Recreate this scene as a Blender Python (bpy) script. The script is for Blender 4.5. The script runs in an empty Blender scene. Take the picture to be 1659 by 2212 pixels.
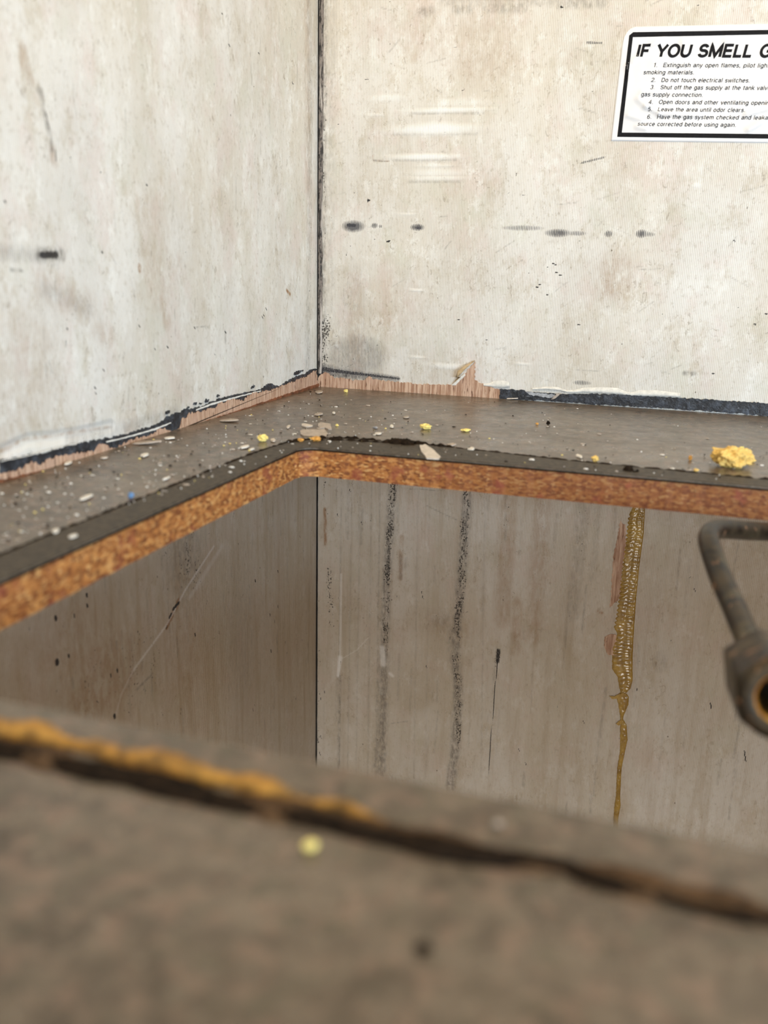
import bpy, bmesh, math, random
import numpy as np
from mathutils import Vector, Matrix, noise as mnoise

# ------------------------------------------------------------------ camera
S = bpy.context.scene
COL = S.collection
CAM = np.array([0.32006, -0.78035, 0.10916])
FPX = 1980.92
YAW, PITCH, ROLL = 0.313368, -0.263542, 0.02312
fwd = np.array([-math.sin(YAW)*math.cos(PITCH), math.cos(YAW)*math.cos(PITCH), math.sin(PITCH)])
rt = np.array([math.cos(YAW), math.sin(YAW), 0.0])
up = np.cross(rt, fwd)
RT = rt*math.cos(ROLL) + up*math.sin(ROLL)
UP = up*math.cos(ROLL) - rt*math.sin(ROLL)
cd = bpy.data.cameras.new('camera')
cam = bpy.data.objects.new('camera', cd); COL.objects.link(cam)
cam.matrix_world = Matrix(((RT[0], UP[0], -fwd[0], CAM[0]), (RT[1], UP[1], -fwd[1], CAM[1]),
                           (RT[2], UP[2], -fwd[2], CAM[2]), (0, 0, 0, 1)))
cd.sensor_fit = 'VERTICAL'; cd.sensor_height = 36.0; cd.lens = 36.0*FPX/2212
cd.clip_start = 0.01; cd.clip_end = 50
cd.dof.use_dof = True; cd.dof.focus_distance = 0.78; cd.dof.aperture_fstop = 7.8
S.camera = cam

# ------------------------------------------------------------------ light
S.view_settings.view_transform = 'Standard'; S.view_settings.look = 'None'
S.view_settings.gamma = 1; S.view_settings.exposure = 0.0
S.view_settings.use_curve_mapping = False
w = bpy.data.worlds.new('world'); S.world = w; w.use_nodes = True
w.node_tree.nodes['Background'].inputs[0].default_value = (1.0, 0.94, 0.86, 1)
w.node_tree.nodes['Background'].inputs[1].default_value = 0.40

def area(name, loc, target, sx, sy, power, color):
    l = bpy.data.lights.new(name, 'AREA'); l.shape = 'RECTANGLE'; l.size = sx; l.size_y = sy
    l.energy = power; l.color = color
    o = bpy.data.objects.new(name, l); COL.objects.link(o); o.location = loc
    o.rotation_euler = (Vector(target)-Vector(loc)).to_track_quat('-Z', 'Y').to_euler()
    return o
area('window_daylight', (1.35, -1.15, 0.13), (0.35, 0, 0.08), 0.8, 0.24, 21, (0.62, 0.81, 1.0))
area('door_daylight', (0.62, -2.9, 0.05), (0.40, 0, 0.0), 0.9, 1.5, 20, (1.0, 0.94, 0.85))
area('warm_fill_above', (0.45, -0.6, 0.90), (0.1, 0, 0.45), 0.5, 0.5, 5.0, (1.0, 0.76, 0.46))  # added warm fill standing in for bounce from above

# ------------------------------------------------------------------ helpers
def ray(px, py):
    return fwd + RT*(px-829.5)/FPX - UP*(py-1106.)/FPX
def back(px, py):            # point of the back wall plane -> (x, z)
    r = ray(px, py); p = CAM + r*(-CAM[1]/r[1]); return (p[0], p[2])
def left(px, py):            # point of the left wall plane -> (y, z)
    r = ray(px, py); p = CAM + r*(-CAM[0]/r[0]); return (p[1], p[2])
def top(px, py, z=0.0):      # point of the worktop plane -> (x, y)
    r = ray(px, py); p = CAM + r*((z-CAM[2])/r[2]); return (p[0], p[1])
def deep(px, py, d):
    return Vector(CAM + ray(px, py)*d)
def B(L): return [back(*p) for p in L]
def Lf(L): return [left(*p) for p in L]

def obj(name, me, mat=None, parent=None, smooth=False):
    if isinstance(me, bmesh.types.BMesh):
        bm = me; me = bpy.data.meshes.new(name); bm.to_mesh(me); bm.free()
    o = bpy.data.objects.new(name, me); COL.objects.link(o)
    if mat: me.materials.append(mat)
    if smooth:
        me.polygons.foreach_set('use_smooth', [True]*len(me.polygons))
    if parent: o.parent = parent
    return o
def tag(o, label=None, cat=None, group=None, kind=None):
    if label: o['label'] = label
    if cat: o['category'] = cat
    if group: o['group'] = group
    if kind: o['kind'] = kind
    return o
def empty(name, loc):
    o = bpy.data.objects.new(name, None); COL.objects.link(o); o.location = loc
    o.empty_display_size = 0.02
    return o
def add_box(bm, a, b):
    vs = [bm.verts.new((x, y, z)) for x in (a[0], b[0]) for y in (a[1], b[1]) for z in (a[2], b[2])]
    for f in ((0,1,3,2),(4,6,7,5),(0,4,5,1),(2,3,7,6),(0,2,6,4),(1,5,7,3)):
        bm.faces.new([vs[i] for i in f])
    return bm

# ------------------------------------------------------------------ node helpers
class NT:
    def __init__(s, name):
        s.m = bpy.data.materials.new(name); s.m.use_nodes = True
        s.t = s.m.node_tree; s.n = s.t.nodes
        s.b = s.n['Principled BSDF']
    def put(s, sock, v):
        if isinstance(v, bpy.types.NodeSocket): s.t.links.new(v, sock)
        elif isinstance(v, (tuple, list)) and len(v) == 3 and len(sock.default_value) == 4:
            sock.default_value = (*v, 1)
        else: sock.default_value = v
    def math(s, op, a, b=0.0, c=None, clamp=False):
        n = s.n.new('ShaderNodeMath'); n.operation = op; n.use_clamp = clamp
        s.put(n.inputs[0], a); s.put(n.inputs[1], b)
        if c is not None: s.put(n.inputs[2], c)
        return n.outputs[0]
    def mul(s, a, b): return s.math('MULTIPLY', a, b)
    def add(s, a, b): return s.math('ADD', a, b)
    def pos(s):
        return s.n.new('ShaderNodeNewGeometry').outputs['Position'] if False else s.n.new('ShaderNodeTexCoord').outputs['Object']
    def scale(s, vec, v, off=(0,0,0)):
        n = s.n.new('ShaderNodeMapping'); s.t.links.new(vec, n.inputs[0])
        n.inputs['Scale'].default_value = v; n.inputs['Location'].default_value = off
        return n.outputs[0]
    def noise(s, vec, sc, det=4, rough=.55, dist=0.0, out=0):
        n = s.n.new('ShaderNodeTexNoise'); s.t.links.new(vec, n.inputs['Vector'])
        n.inputs['Scale'].default_value = sc; n.inputs['Detail'].default_value = det
        n.inputs['Roughness'].default_value = rough; n.inputs['Distortion'].default_value = dist
        return n.outputs[out]
    def voro(s, vec, sc, feat='F1', out='Distance', rnd=1.0):
        n = s.n.new('ShaderNodeTexVoronoi'); n.feature = feat; s.t.links.new(vec, n.inputs['Vector'])
        n.inputs['Scale'].default_value = sc; n.inputs['Randomness'].default_value = rnd
        return n.outputs[out]
    def ramp(s, fac, stops, interp='LINEAR'):
        n = s.n.new('ShaderNodeValToRGB'); s.t.links.new(fac, n.inputs[0]); cr = n.color_ramp
        cr.interpolation = interp
        while len(cr.elements) < len(stops): cr.elements.new(.5)
        for e, (p, c) in zip(cr.elements, stops):
            e.position = p; e.color = (*c, 1) if isinstance(c, tuple) else (c, c, c, 1)
        return n.outputs[0]
    def step(s, v, a, b):
        n = s.n.new('ShaderNodeMapRange'); n.interpolation_type = 'SMOOTHSTEP'
        s.put(n.inputs[0], v); n.inputs[1].default_value = a; n.inputs[2].default_value = b
        return n.outputs[0]
    def mix(s, f, a, b, mode='MIX'):
        n = s.n.new('ShaderNodeMix'); n.data_type = 'RGBA'; n.blend_type = mode
        s.put(n.inputs[0], f); s.put(n.inputs[6], a); s.put(n.inputs[7], b)
        return n.outputs[2]
    def attr(s, name):
        n = s.n.new('ShaderNodeAttribute'); n.attribute_name = name
        q = s.n.new('ShaderNodeSeparateColor'); s.t.links.new(n.outputs['Color'], q.inputs[0])
        return q.outputs[0], q.outputs[1], q.outputs[2]
    def xyz(s, vec):
        q = s.n.new('ShaderNodeSeparateXYZ'); s.t.links.new(vec, q.inputs[0]); return q.outputs
    def bump(s, h, strength, dist, normal=None):
        n = s.n.new('ShaderNodeBump'); s.put(n.inputs['Height'], h)
        n.inputs['Strength'].default_value = strength; n.inputs['Distance'].default_value = dist
        if normal is not None: s.t.links.new(normal, n.inputs['Normal'])
        return n.outputs[0]
    def fin(s, color=None, rough=None, normal=None, metal=None, spec=None, **kw):
        i = s.b.inputs
        if color is not None: s.put(i['Base Color'], color)
        if rough is not None: s.put(i['Roughness'], rough)
        if normal is not None: s.put(i['Normal'], normal)
        if metal is not None: s.put(i['Metallic'], metal)
        if spec is not None: s.put(i['Specular IOR Level'], spec)
        for k, v in kw.items(): s.put(i[k.replace('_', ' ')], v)
        return s.m

def wall_mat(name, axis):
    t = NT(name); p = t.pos(); X = t.xyz(p); u = X[axis]
    D, SP, BR = t.attr('marks'); WH, BU, RB = t.attr('marks2'); GRIME_SHADE, GY, _ = t.attr('marks3')
    stretched = t.scale(p, (1, 1, .45)); vstreak = t.scale(p, (1, 1, .06))
    wob = t.mul(t.noise(p, 9, 2), .0006)
    rib = t.math('SINE', t.mul(t.add(u, wob), 2*math.pi/.00137))
    rib01 = t.add(t.mul(rib, .5), .5)
    big = t.noise(stretched, 10, 6, .68)
    c = t.mix(t.step(big, .36, .64), (.66, .61, .525), (.76, .74, .70))
    blotch = t.noise(t.scale(p, (1, 1, .6), (3, 1, 7)), 42, 7, .74)
    c = t.mix(t.mul(t.step(blotch, .50, .66), .50), c, (.50, .43, .32))
    pink = t.noise(t.scale(p, (1, 1, .7), (9, 4, 2)), 26, 6, .68)
    c = t.mix(t.mul(t.step(pink, .50, .64), .42), c, (.69, .575, .53))
    grn = t.noise(t.scale(p, (1, 1, .8), (2, 14, 5)), 20, 6, .7)
    c = t.mix(t.mul(t.step(grn, .52, .66), .40), c, (.60, .60, .50))
    whit = t.noise(t.scale(p, (1, 1, .6), (1, 8, 3)), 75, 7, .78)
    c = t.mix(t.mul(t.step(whit, .51, .64), .60), c, (.86, .85, .81))
    fine = t.noise(t.scale(p, (1, 1, .55)), 330, 4, .7)
    c = t.mix(t.mul(t.step(fine, .52, .70), .40), c, (.36, .30, .22))
    crk = t.noise(t.scale(p, (1, 1, .6), (6, 6, 1)), 240, 3, .6, 1.5)
    c = t.mix(t.mul(t.mul(t.step(crk, .60, .66), t.step(blotch, .46, .58)), .45), c, (.26, .21, .16))
    # dirt caught between the ribs, patchy
    ribpatch = t.step(t.noise(stretched, 14, 4, .6), .36, .66)
    ribdark = t.mul(t.mul(t.math('SUBTRACT', 1.0, rib01), t.add(t.mul(ribpatch, .34), .12)), 1.0)
    c = t.mix(ribdark, c, (.30, .25, .19))
    # long dirty streaks on the lower part
    st = t.noise(vstreak, 120, 4, .6)
    c = t.mix(t.mul(GRIME_SHADE, t.mul(t.step(st, .46, .72), .55)), c, (.34, .26, .17))
    c = t.mix(t.mul(GRIME_SHADE, .52), c, (.40, .30, .175))  # flat brown tint: shade and warm bounce below the worktop put into colour
    # brown tint
    bn = t.noise(stretched, 180, 4, .7)
    c = t.mix(t.mul(BR, t.step(bn, .30, .62)), c, (.30, .16, .07))
    # grey smear
    gn = t.noise(stretched, 300, 3, .7)
    c = t.mix(t.mul(GY, t.step(gn, .30, .66)), c, (.16, .145, .125))
    # light rubbed patches on the rib crests
    c = t.mix(t.mul(WH, t.add(t.mul(rib01, .6), .4)), c, (.92, .91, .88))
    # speckles of black mould
    sp1 = t.noise(t.scale(p, (1, 1, .8)), 620, 2, .5)
    clump = t.noise(stretched, 110, 3, .6)
    thr = t.math('SUBTRACT', .80, t.mul(SP, t.mul(t.step(clump, .22, .66), .36)))
    spk = t.step(t.math('SUBTRACT', sp1, thr), -.01, .03)
    c = t.mix(t.mul(spk, .9), c, (.035, .03, .026))
    rare = t.voro(t.scale(p, (1, 1, .7)), 75)
    rn = t.noise(p, 26, 2)
    c = t.mix(t.mul(t.mul(t.math('LESS_THAN', rare, .045), t.step(rn, .52, .60)), .75), c, (.12, .09, .06))
    # solid dark scuffs, ragged
    rag = t.noise(p, 900, 3, .6)
    dk = t.step(t.add(D, t.mul(t.math('SUBTRACT', rag, .5), .7)), .38, .62)
    c = t.mix(dk, c, (.028, .025, .024))
    # scuffs only on rib crests
    rg = t.step(t.add(t.mul(t.mul(RB, t.add(.45, t.mul(t.noise(stretched, 330, 3, .6), 1.1))), 1.5), t.mul(rib, .5)), .62, 1.0)
    c = t.mix(t.mul(rg, .88), c, (.05, .05, .06))
    h = t.add(t.mul(rib01, .00022), t.mul(t.noise(p, 260, 3, .6), .00030))
    h = t.add(h, t.mul(BU, .0022)); h = t.add(h, t.mul(t.noise(p, 12, 3), .0016))
    return t.fin(c, .62, t.bump(h, .55, 1.0), spec=.35)

M_BACK = wall_mat('ribbed_wall_panel', 0)
M_LEFT = wall_mat('ribbed_side_panel', 1)

def simple(name, col, rough=.6, sc=200, var=.3, metal=0.0, bump=.0003, spec=.5):
    t = NT(name); p = t.pos(); n = t.noise(p, sc, 4, .6)
    dark = tuple(v*(1-var) for v in col); light = tuple(min(1, v*(1+var)) for v in col)
    c = t.mix(t.step(n, .3, .7), dark, light)
    return t.fin(c, rough, t.bump(n, .6, bump), metal, spec)

def laminate():
    t = NT('dusty_brown_laminate'); p = t.pos()
    a = t.noise(p, 130, 5, .65); b = t.noise(t.scale(p, (.5, 1, 1), (4, 2, 0)), 22, 4, .6)
    c = t.mix(t.step(a, .36, .64), (.066, .049, .033), (.142, .112, .083))
    c = t.mix(t.mul(t.step(b, .4, .7), .35), c, (.245, .205, .165))
    m1 = t.noise(t.scale(p, (1, 1, 1), (3, 3, 0)), 170, 2, .5); m2 = t.noise(t.scale(p, (1, 1, 1), (9, 5, 0)), 150, 2, .5)
    c = t.mix(t.mul(t.step(m1, .52, .64), .42), c, (.25, .165, .125)); c = t.mix(t.mul(t.step(m2, .54, .66), .5), c, (.085, .078, .052))
    d = t.noise(p, 420, 3, .6)
    c = t.mix(t.mul(t.step(d, .55, .75), .5), c, (.07, .05, .035))
    e = t.noise(t.scale(p, (1, 1, 1), (7, 1, 0)), 300, 3, .6)
    c = t.mix(t.mul(t.step(e, .60, .74), .5), c, (.34, .29, .23))
    sc = t.noise(t.scale(p, (.08, 1, 1)), 260, 3, .6)
    c = t.mix(t.mul(t.step(sc, .55, .75), .3), c, (.10, .07, .05))
    r = t.add(t.mul(t.noise(p, 50, 4, .6), .32), .14)
    hh = t.add(t.mul(a, .6), t.mul(sc, .4))
    return t.fin(c, r, t.bump(hh, .4, .0006), spec=.5)

def chipboard():
    t = NT('raw_chipboard_edge'); p = t.pos()
    q = t.scale(p, (.6, .6, 1.5))
    v = t.voro(q, 620, out='Color')
    sep = t.n.new('ShaderNodeSeparateColor'); t.t.links.new(v, sep.inputs[0])
    c = t.ramp(sep.outputs[0], [(0, (.16, .050, .014)), (.3, (.34, .125, .034)), (.6, (.46, .19, .050)), (.85, (.56, .27, .085)), (1, (.62, .36, .14))])
    n = t.noise(p, 260, 5, .65)
    c = t.mix(t.step(n, .50, .70), c, (.14, .038, .012))
    X = t.xyz(p)
    red = t.mul(t.step(t.add(X[0], t.mul(t.noise(p, 40, 3), .12)), .13, .33), .62)
    c = t.mix(red, c, (.13, .038, .014))
    b = t.noise(t.scale(p, (1, 1, 1), (5, 5, 5)), 70, 4, .6)
    c = t.mix(t.mul(t.step(b, .56, .68), .7), c, (.25, .060, .034))
    pale = t.noise(t.scale(p, (1, 1, 2.2), (2, 8, 1)), 520, 3, .6)
    c = t.mix(t.mul(t.step(pale, .62, .72), .55), c, (.48, .27, .12))
    bl = t.noise(t.scale(p, (1, 1, 1), (11, 3, 1)), 330, 4, .7)
    c = t.mix(t.mul(t.step(bl, .63, .72), .85), c, (.030, .018, .012))
    h = t.add(t.noise(p, 520, 4, .7), sep.outputs[0])
    return t.fin(c, .55, t.bump(h, .8, .0005), spec=.35)

def plywood():
    t = NT('torn_plywood_grain'); p = t.pos()
    g = t.noise(t.scale(p, (1, 1, .07)), 620, 4, .65)
    c = t.mix(t.step(g, .36, .64), (.36, .20, .125), (.66, .46, .33))
    b = t.noise(p, 60, 4, .6)
    c = t.mix(t.mul(t.step(b, .45, .7), .5), c, (.56, .37, .28))
    d = t.noise(t.scale(p, (1, 1, .2)), 380, 3, .6)
    c = t.mix(t.mul(t.step(d, .60, .70), .8), c, (.11, .045, .022))
    return t.fin(c, .7, t.bump(g, 1.0, .0010), spec=.25)

def sealant():
    t = NT('old_black_sealant'); p = t.pos()
    n = t.noise(t.scale(p, (1, 1, 1)), 150, 5, .7)
    c = t.mix(t.step(n, .42, .72), (.011, .013, .018), (.060, .072, .095))
    w_ = t.noise(t.scale(p, (.5, .5, 1.6), (3, 1, 1)), 420, 4, .7)
    c = t.mix(t.mul(t.step(w_, .60, .72), .6), c, (.30, .33, .38))
    return t.fin(c, .38, t.bump(n, .8, .0010), spec=.5)

def glue():
    t = NT('amber_dried_adhesive'); p = t.pos(); X = t.xyz(p)
    n = t.noise(t.scale(p, (1, 1, .5)), 160, 4, .6)
    c = t.mix(t.step(n, .3, .7), (.24, .130, .014), (.44, .275, .045))
    low = t.step(X[2], -.13, -.20)
    c = t.mix(t.mul(t.math('SUBTRACT', 1.0, low), .0), c, c)
    hh = t.noise(t.scale(p, (.35, .35, 1.6)), 520, 3, .6)
    return t.fin(c, .13, t.bump(hh, .25, .0008), spec=1.0, Coat_Weight=.9, Coat_Roughness=.06)

def brass():
    t = NT('tarnished_copper_tube'); p = t.pos()
    n = t.noise(p, 90, 5, .65); n2 = t.noise(t.scale(p, (1, 1, 1), (3, 9, 1)), 150, 4, .6)
    c = t.mix(t.step(n, .35, .65), (.010, .007, .004), (.062, .044, .024))
    c = t.mix(t.mul(t.step(n2, .61, .66), .8), c, (.45, .24, .13))
    n3 = t.noise(t.scale(p, (1, 1, 1), (8, 2, 5)), 60, 3, .6)
    c = t.mix(t.mul(t.step(n3, .5, .7), .6), c, (.15, .125, .07))
    return t.fin(c, t.add(t.mul(n, .30), .28), t.bump(n, .4, .0004), .6, .5)

M_LAM = laminate(); M_CHIP = chipboard(); M_PLY = plywood(); M_SEAL = sealant(); M_GLUE = glue(); M_BRASS = brass()
M_BORE = simple('bare_yellow_copper', (.80, .62, .34), .22, 300, .25, 1.0)
M_DARK = simple('black_hollow', (.006, .005, .004), .9, 300, .3)
M_BLACKRES = simple('black_crusted_residue', (.014, .008, .004), .85, 500, .6, bump=.001, spec=.12)
M_BAND = simple('dark_greasy_band', (.052, .040, .027), .55, 300, .5, bump=.0006, spec=.3)
M_AMBERRES = simple('amber_sealant_residue', (.30, .15, .024), .6, 220, .55, bump=.001)
M_BROWNRES = simple('brown_sealant_residue', (.075, .042, .020), .7, 260, .5, bump=.001, spec=.2)
M_FLAKE = simple('pale_paint_flake', (.56, .50, .44), .55, 400, .15)
M_FLAKEP = simple('pinkish_grey_flake', (.40, .34, .29), .6, 400, .18)
M_WHITEF = simple('white_flake', (.72, .69, .64), .5, 400, .12)
M_FOAM = simple('yellow_foam', (.80, .54, .16), .85, 700, .22, bump=.002)
M_FOAML = simple('bright_yellow_crumb', (.84, .68, .22), .7, 500, .2, bump=.001)
M_OCHRE = simple('ochre_crumb', (.60, .30, .06), .5, 500, .3, bump=.001)
M_BLUE = simple('blue_plastic_bead', (.12, .26, .50), .4, 500, .3)
M_STEEL = simple('grey_staple_metal', (.35, .36, .40), .35, 500, .3, metal=.8)
M_PAPER = simple('torn_wall_paper', (.70, .68, .63), .7, 300, .12)
M_PAPERB = simple('brown_paper_backing', (.46, .32, .17), .75, 150, .3)
M_STICK = simple('white_vinyl_sticker', (.74, .74, .755), .30, 60, .03, bump=.0002)
M_INK = simple('black_print', (.006, .006, .008), .55, 400, .3, spec=.15)
M_CABWOOD = simple('brown_floor_wood', (.40, .25, .13), .6, 30, .3)
M_CEIL = simple('cream_ceiling', (.72, .62, .45), .7, 30, .1)

def trim_mat():
    t = NT('grimy_corner_strip'); p = t.pos()
    n = t.noise(t.scale(p, (1, 1, .11), (2, 2, 0)), 700, 4, .65)
    m = t.noise(t.scale(p, (1, 1, .6)), 330, 4, .7)
    c = t.mix(t.step(t.add(n, t.mul(m, .9)), .86, 1.02), (.022, .019, .018), (.20, .17, .15))
    k = t.noise(t.scale(p, (1, 1, .03), (5, 1, 1)), 500, 2, .5)
    c = t.mix(t.mul(t.step(k, .57, .62), .8), c, (.60, .55, .50))
    return t.fin(c, .5, t.bump(n, .6, .0006))
M_TRIM = trim_mat()

# ------------------------------------------------------------------ walls as dense panels that carry their stains
def axis_vals(lo, hi, flo, fhi, st):
    a = list(np.linspace(lo, flo, 8)[:-1]) if lo < flo - 1e-6 else []
    b = list(np.arange(flo, fhi, st)) + [fhi]
    c = list(np.linspace(fhi, hi, 8)[1:]) if hi > fhi + 1e-6 else []
    return np.array(a + b + c)

class Marks:
    def __init__(s, U, V):
        s.U = U; s.V = V; s.ch = {}
    def get(s, k):
        if k not in s.ch: s.ch[k] = np.zeros(s.U.shape)
        return s.ch[k]
    def line(s, k, pts, r, val=1.0, r2=None, soft=.6):
        """stroke through wall points; r (mm) = half width; r2 = half width at the end"""
        m = s.get(k); r = r/1000.; r2 = r if r2 is None else r2/1000.
        pts = np.array(pts, float); n = len(pts)
        lo = pts.min(0)-max(r, r2)*2; hi = pts.max(0)+max(r, r2)*2
        sel = (s.U > lo[0])&(s.U < hi[0])&(s.V > lo[1])&(s.V < hi[1])
        if not sel.any(): return
        u = s.U[sel]; v = s.V[sel]; best = np.full(u.shape, 9.)
        if n == 1:
            best = np.hypot(u-pts[0][0], v-pts[0][1])/r
        for i in range(n-1):
            a = pts[i]; b = pts[i+1]; d = b-a; L2 = max(d@d, 1e-12)
            t = np.clip(((u-a[0])*d[0]+(v-a[1])*d[1])/L2, 0, 1)
            rr = r + (r2-r)*(i+t)/(n-1)
            best = np.minimum(best, np.hypot(u-a[0]-t*d[0], v-a[1]-t*d[1])/rr)
        val_ = np.clip((1+soft-best)/(2*soft), 0, 1); val_ = val_*val_*(3-2*val_)*val
        m[sel] = np.maximum(m[sel], val_)
    def ell(s, k, c, ru, rv, val=1.0, soft=.5, add=False):
        m = s.get(k); ru /= 1000.; rv /= 1000.
        d = np.hypot((s.U-c[0])/ru, (s.V-c[1])/rv)
        v = np.clip((1+soft-d)/(2*soft), 0, 1); v = v*v*(3-2*v)*val
        if add: m += v
        else: m[:] = np.maximum(m, v)

def panel(name, U, V, mk, to3, thick_dir, mat, flip):
    nu, nv = len(U), len(V)
    uu, vv = np.meshgrid(U, V, indexing='ij')
    co = to3(uu.ravel(), vv.ravel())
    idx = np.arange(nu*nv).reshape(nu, nv)
    f = np.stack([idx[:-1, :-1], idx[1:, :-1], idx[1:, 1:], idx[:-1, 1:]], -1).reshape(-1, 4)
    if flip: f = f[:, ::-1]
    # closed slab behind
    b0 = len(co)
    cu = np.array([U[0], U[-1], U[-1], U[0]]); cv = np.array([V[0], V[0], V[-1], V[-1]])
    fr = to3(cu, cv); bk = fr + np.array(thick_dir)
    co = np.vstack([co, fr, bk])
    ex = [[b0+4, b0+5, b0+6, b0+7]] + [[b0+i, b0+(i+1)%4, b0+4+(i+1)%4, b0+4+i] for i in range(4)]
    if flip: ex = [e for e in ex]
    else: ex = [e[::-1] for e in ex]
    f = np.vstack([f, np.array(ex)])
    me = bpy.data.meshes.new(name)
    me.vertices.add(len(co)); me.vertices.foreach_set('co', co.ravel().astype(np.float32))
    me.loops.add(f.size); me.loops.foreach_set('vertex_index', f.ravel().astype(np.int32))
    me.polygons.add(len(f)); me.polygons.foreach_set('loop_start', np.arange(0, f.size, 4, dtype=np.int32))
    me.update(calc_edges=True)
    for an, ks in (('marks', 'DSB'), ('marks2', 'WUR'), ('marks3', 'OG_')):
        at = me.color_attributes.new(an, 'FLOAT_COLOR', 'POINT')
        arr = np.zeros((len(co), 4), np.float32); arr[:, 3] = 1
        for i, k in enumerate(ks):
            if k in mk.ch: arr[:nu*nv, i] = mk.ch[k].ravel()
        at.data.foreach_set('color', arr.ravel())
    o = obj(name, me, mat)
    tag(o, kind='structure')
    return o

rs = np.random.RandomState(4)
# ---- back wall
U = axis_vals(0.0, 2.2, 0.0, 0.43, .001); V = axis_vals(-.88, 1.05, -.42, .36, .001)
uu, vv = np.meshgrid(U, V, indexing='ij'); mk = Marks(uu, vv)
b = back
for x0, y0, x1, y1, r, val in ((750, 489, 776, 489, 4.2, 1.0), (806, 487, 812, 488, 2.0, .75), (820, 489, 824, 489, 1.2, .7), (893, 491, 910, 491, 2.4, .95),
                          (1186, 503, 1224, 504, 2.8, .78), (1232, 503, 1262, 505, 1.8, .55), (1311, 505, 1318, 506, 2.2, .7), (1380, 505, 1392, 505, 2.8, .8),
                          (1090, 490, 1170, 495, 2.0, .50), (1396, 506, 1412, 507, 1.6, .5), (1395, 0, 1400, 2, 1, .3),
                          (1242, 825, 1272, 829, 1.8, .6)):
    p_, q2_ = b(x0, y0), b(x1, y1); mk.ell('R', ((p_[0]+q2_[0])/2, (p_[1]+q2_[1])/2), abs(q2_[0]-p_[0])*500+r*.8, r, val, .6)
mk.line('D', [b(752, 486), b(766, 487)], 1.9, .62)
mk.line('D', [b(897, 492), b(908, 493)], .9, .6)
for x, y, r in ((1195, 569, .9), (1200, 571, .7), (1184, 578, .6), (1202, 588, .9), (1210, 594, .9), (1166, 614, .7), (1160, 620, 1.), (1182, 636, .8), (1250, 701, .8),
                (838, 521, .8), (1540, 806, .9), (796, 432, 1.1), (1586, 520, .7), (1630, 700, .9), (1655, 678, .9), (1213, 15, 1), (755, 530, .5), (760, 860, .8), (990, 690, .6)):
    mk.line('D', [b(x-1.5, y), b(x+2, y+1)], r*.8, .85)
mk.line('D', [b(793, 428), b(795, 438)], .5, .7)
mk.line('D', [b(835, 522), b(842, 520)], .5, .8)
mk.line('R', [b(806, 318), b(806, 347), b(840, 348)], .6, .45)
mk.line('B', [b(806, 335), b(806, 347), b(840, 348)], .6, .6)
mk.line('R', [b(1256, 352), b(1305, 340)], .7, .7); mk.line('R', [b(1268, 92), b(1300, 93)], .7, .8)
for x0, x1, y in ((910, 930, 26), (985, 1015, 20), (1052, 1075, 18), (1080, 1130, 18), (1210, 1300, 8)):
    mk.line('G', [b(x0, y), b(x1, y-2)], 3.5, .45)
mk.line('G', [b(960, 0), b(1300, 2)], 4, .30)
mk.line('G', [b(1478, 806), b(1500, 808)], 1.7, .7)
mk.line('G', [b(808, 850), b(812, 855)], 2.0, .0)
mk.line('D', [b(732, 780), b(737, 790), b(748, 793)], .35, .55); mk.line('D', [b(763, 774), b(762, 787), b(746, 794)], .4, .6)
mk.ell('B', b(1330, 600), 16, 20, .35); mk.ell('B', b(960, 60), 60, 22, .22); mk.ell('B', b(1040, 130), 30, 20, .25)
mk.ell('B', b(1315, 625), 6, 6, .45); mk.ell('B', b(860, 650), 28, 30, .18)
# creases rubbed white
for x0, x1, y, r, v in ((888, 1050, 238, 1.6, .75), (930, 1060, 222, 3.0, .35), (845, 1030, 279, 3.4, .92), (880, 1000, 279, 4.2, .95), (850, 985, 339, 2.0, .88), (905, 980, 358, 1.0, .45),
                        (890, 1000, 374, 2.6, .5), (890, 1000, 385, 1.6, .55), (800, 870, 212, 2.4, .5), (885, 915, 627, 1.0, .6), (885, 920, 772, 1.0, .5),
                        (930, 1000, 791, 2.2, .7), (1110, 1145, 786, 1.0, .5), (1495, 1515, 400, 1.6, .6), (860, 900, 463, .8, .4), (790, 830, 248, 1.2, .45)):
    p_, q2_ = b(x0, y), b(x1, y); cc = ((p_[0]+q2_[0])/2, (p_[1]+q2_[1])/2); ll = abs(q2_[0]-p_[0])*500
    mk.ell('W', cc, ll*.9, r*1.05, min(1, v*1.15), .7); mk.ell('W', (cc[0]-.006, cc[1]+.0015), ll*.9, r*.7, v*.4, .8); mk.ell('U', cc, ll, r, v*.5, .7)
for x0, x1, y in ((890, 1045, 245), (850, 1030, 290), (850, 985, 346), (880, 1000, 393)):
    mk.line('G', [b(x0, y), b(x1, y)], .9, .35)
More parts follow.
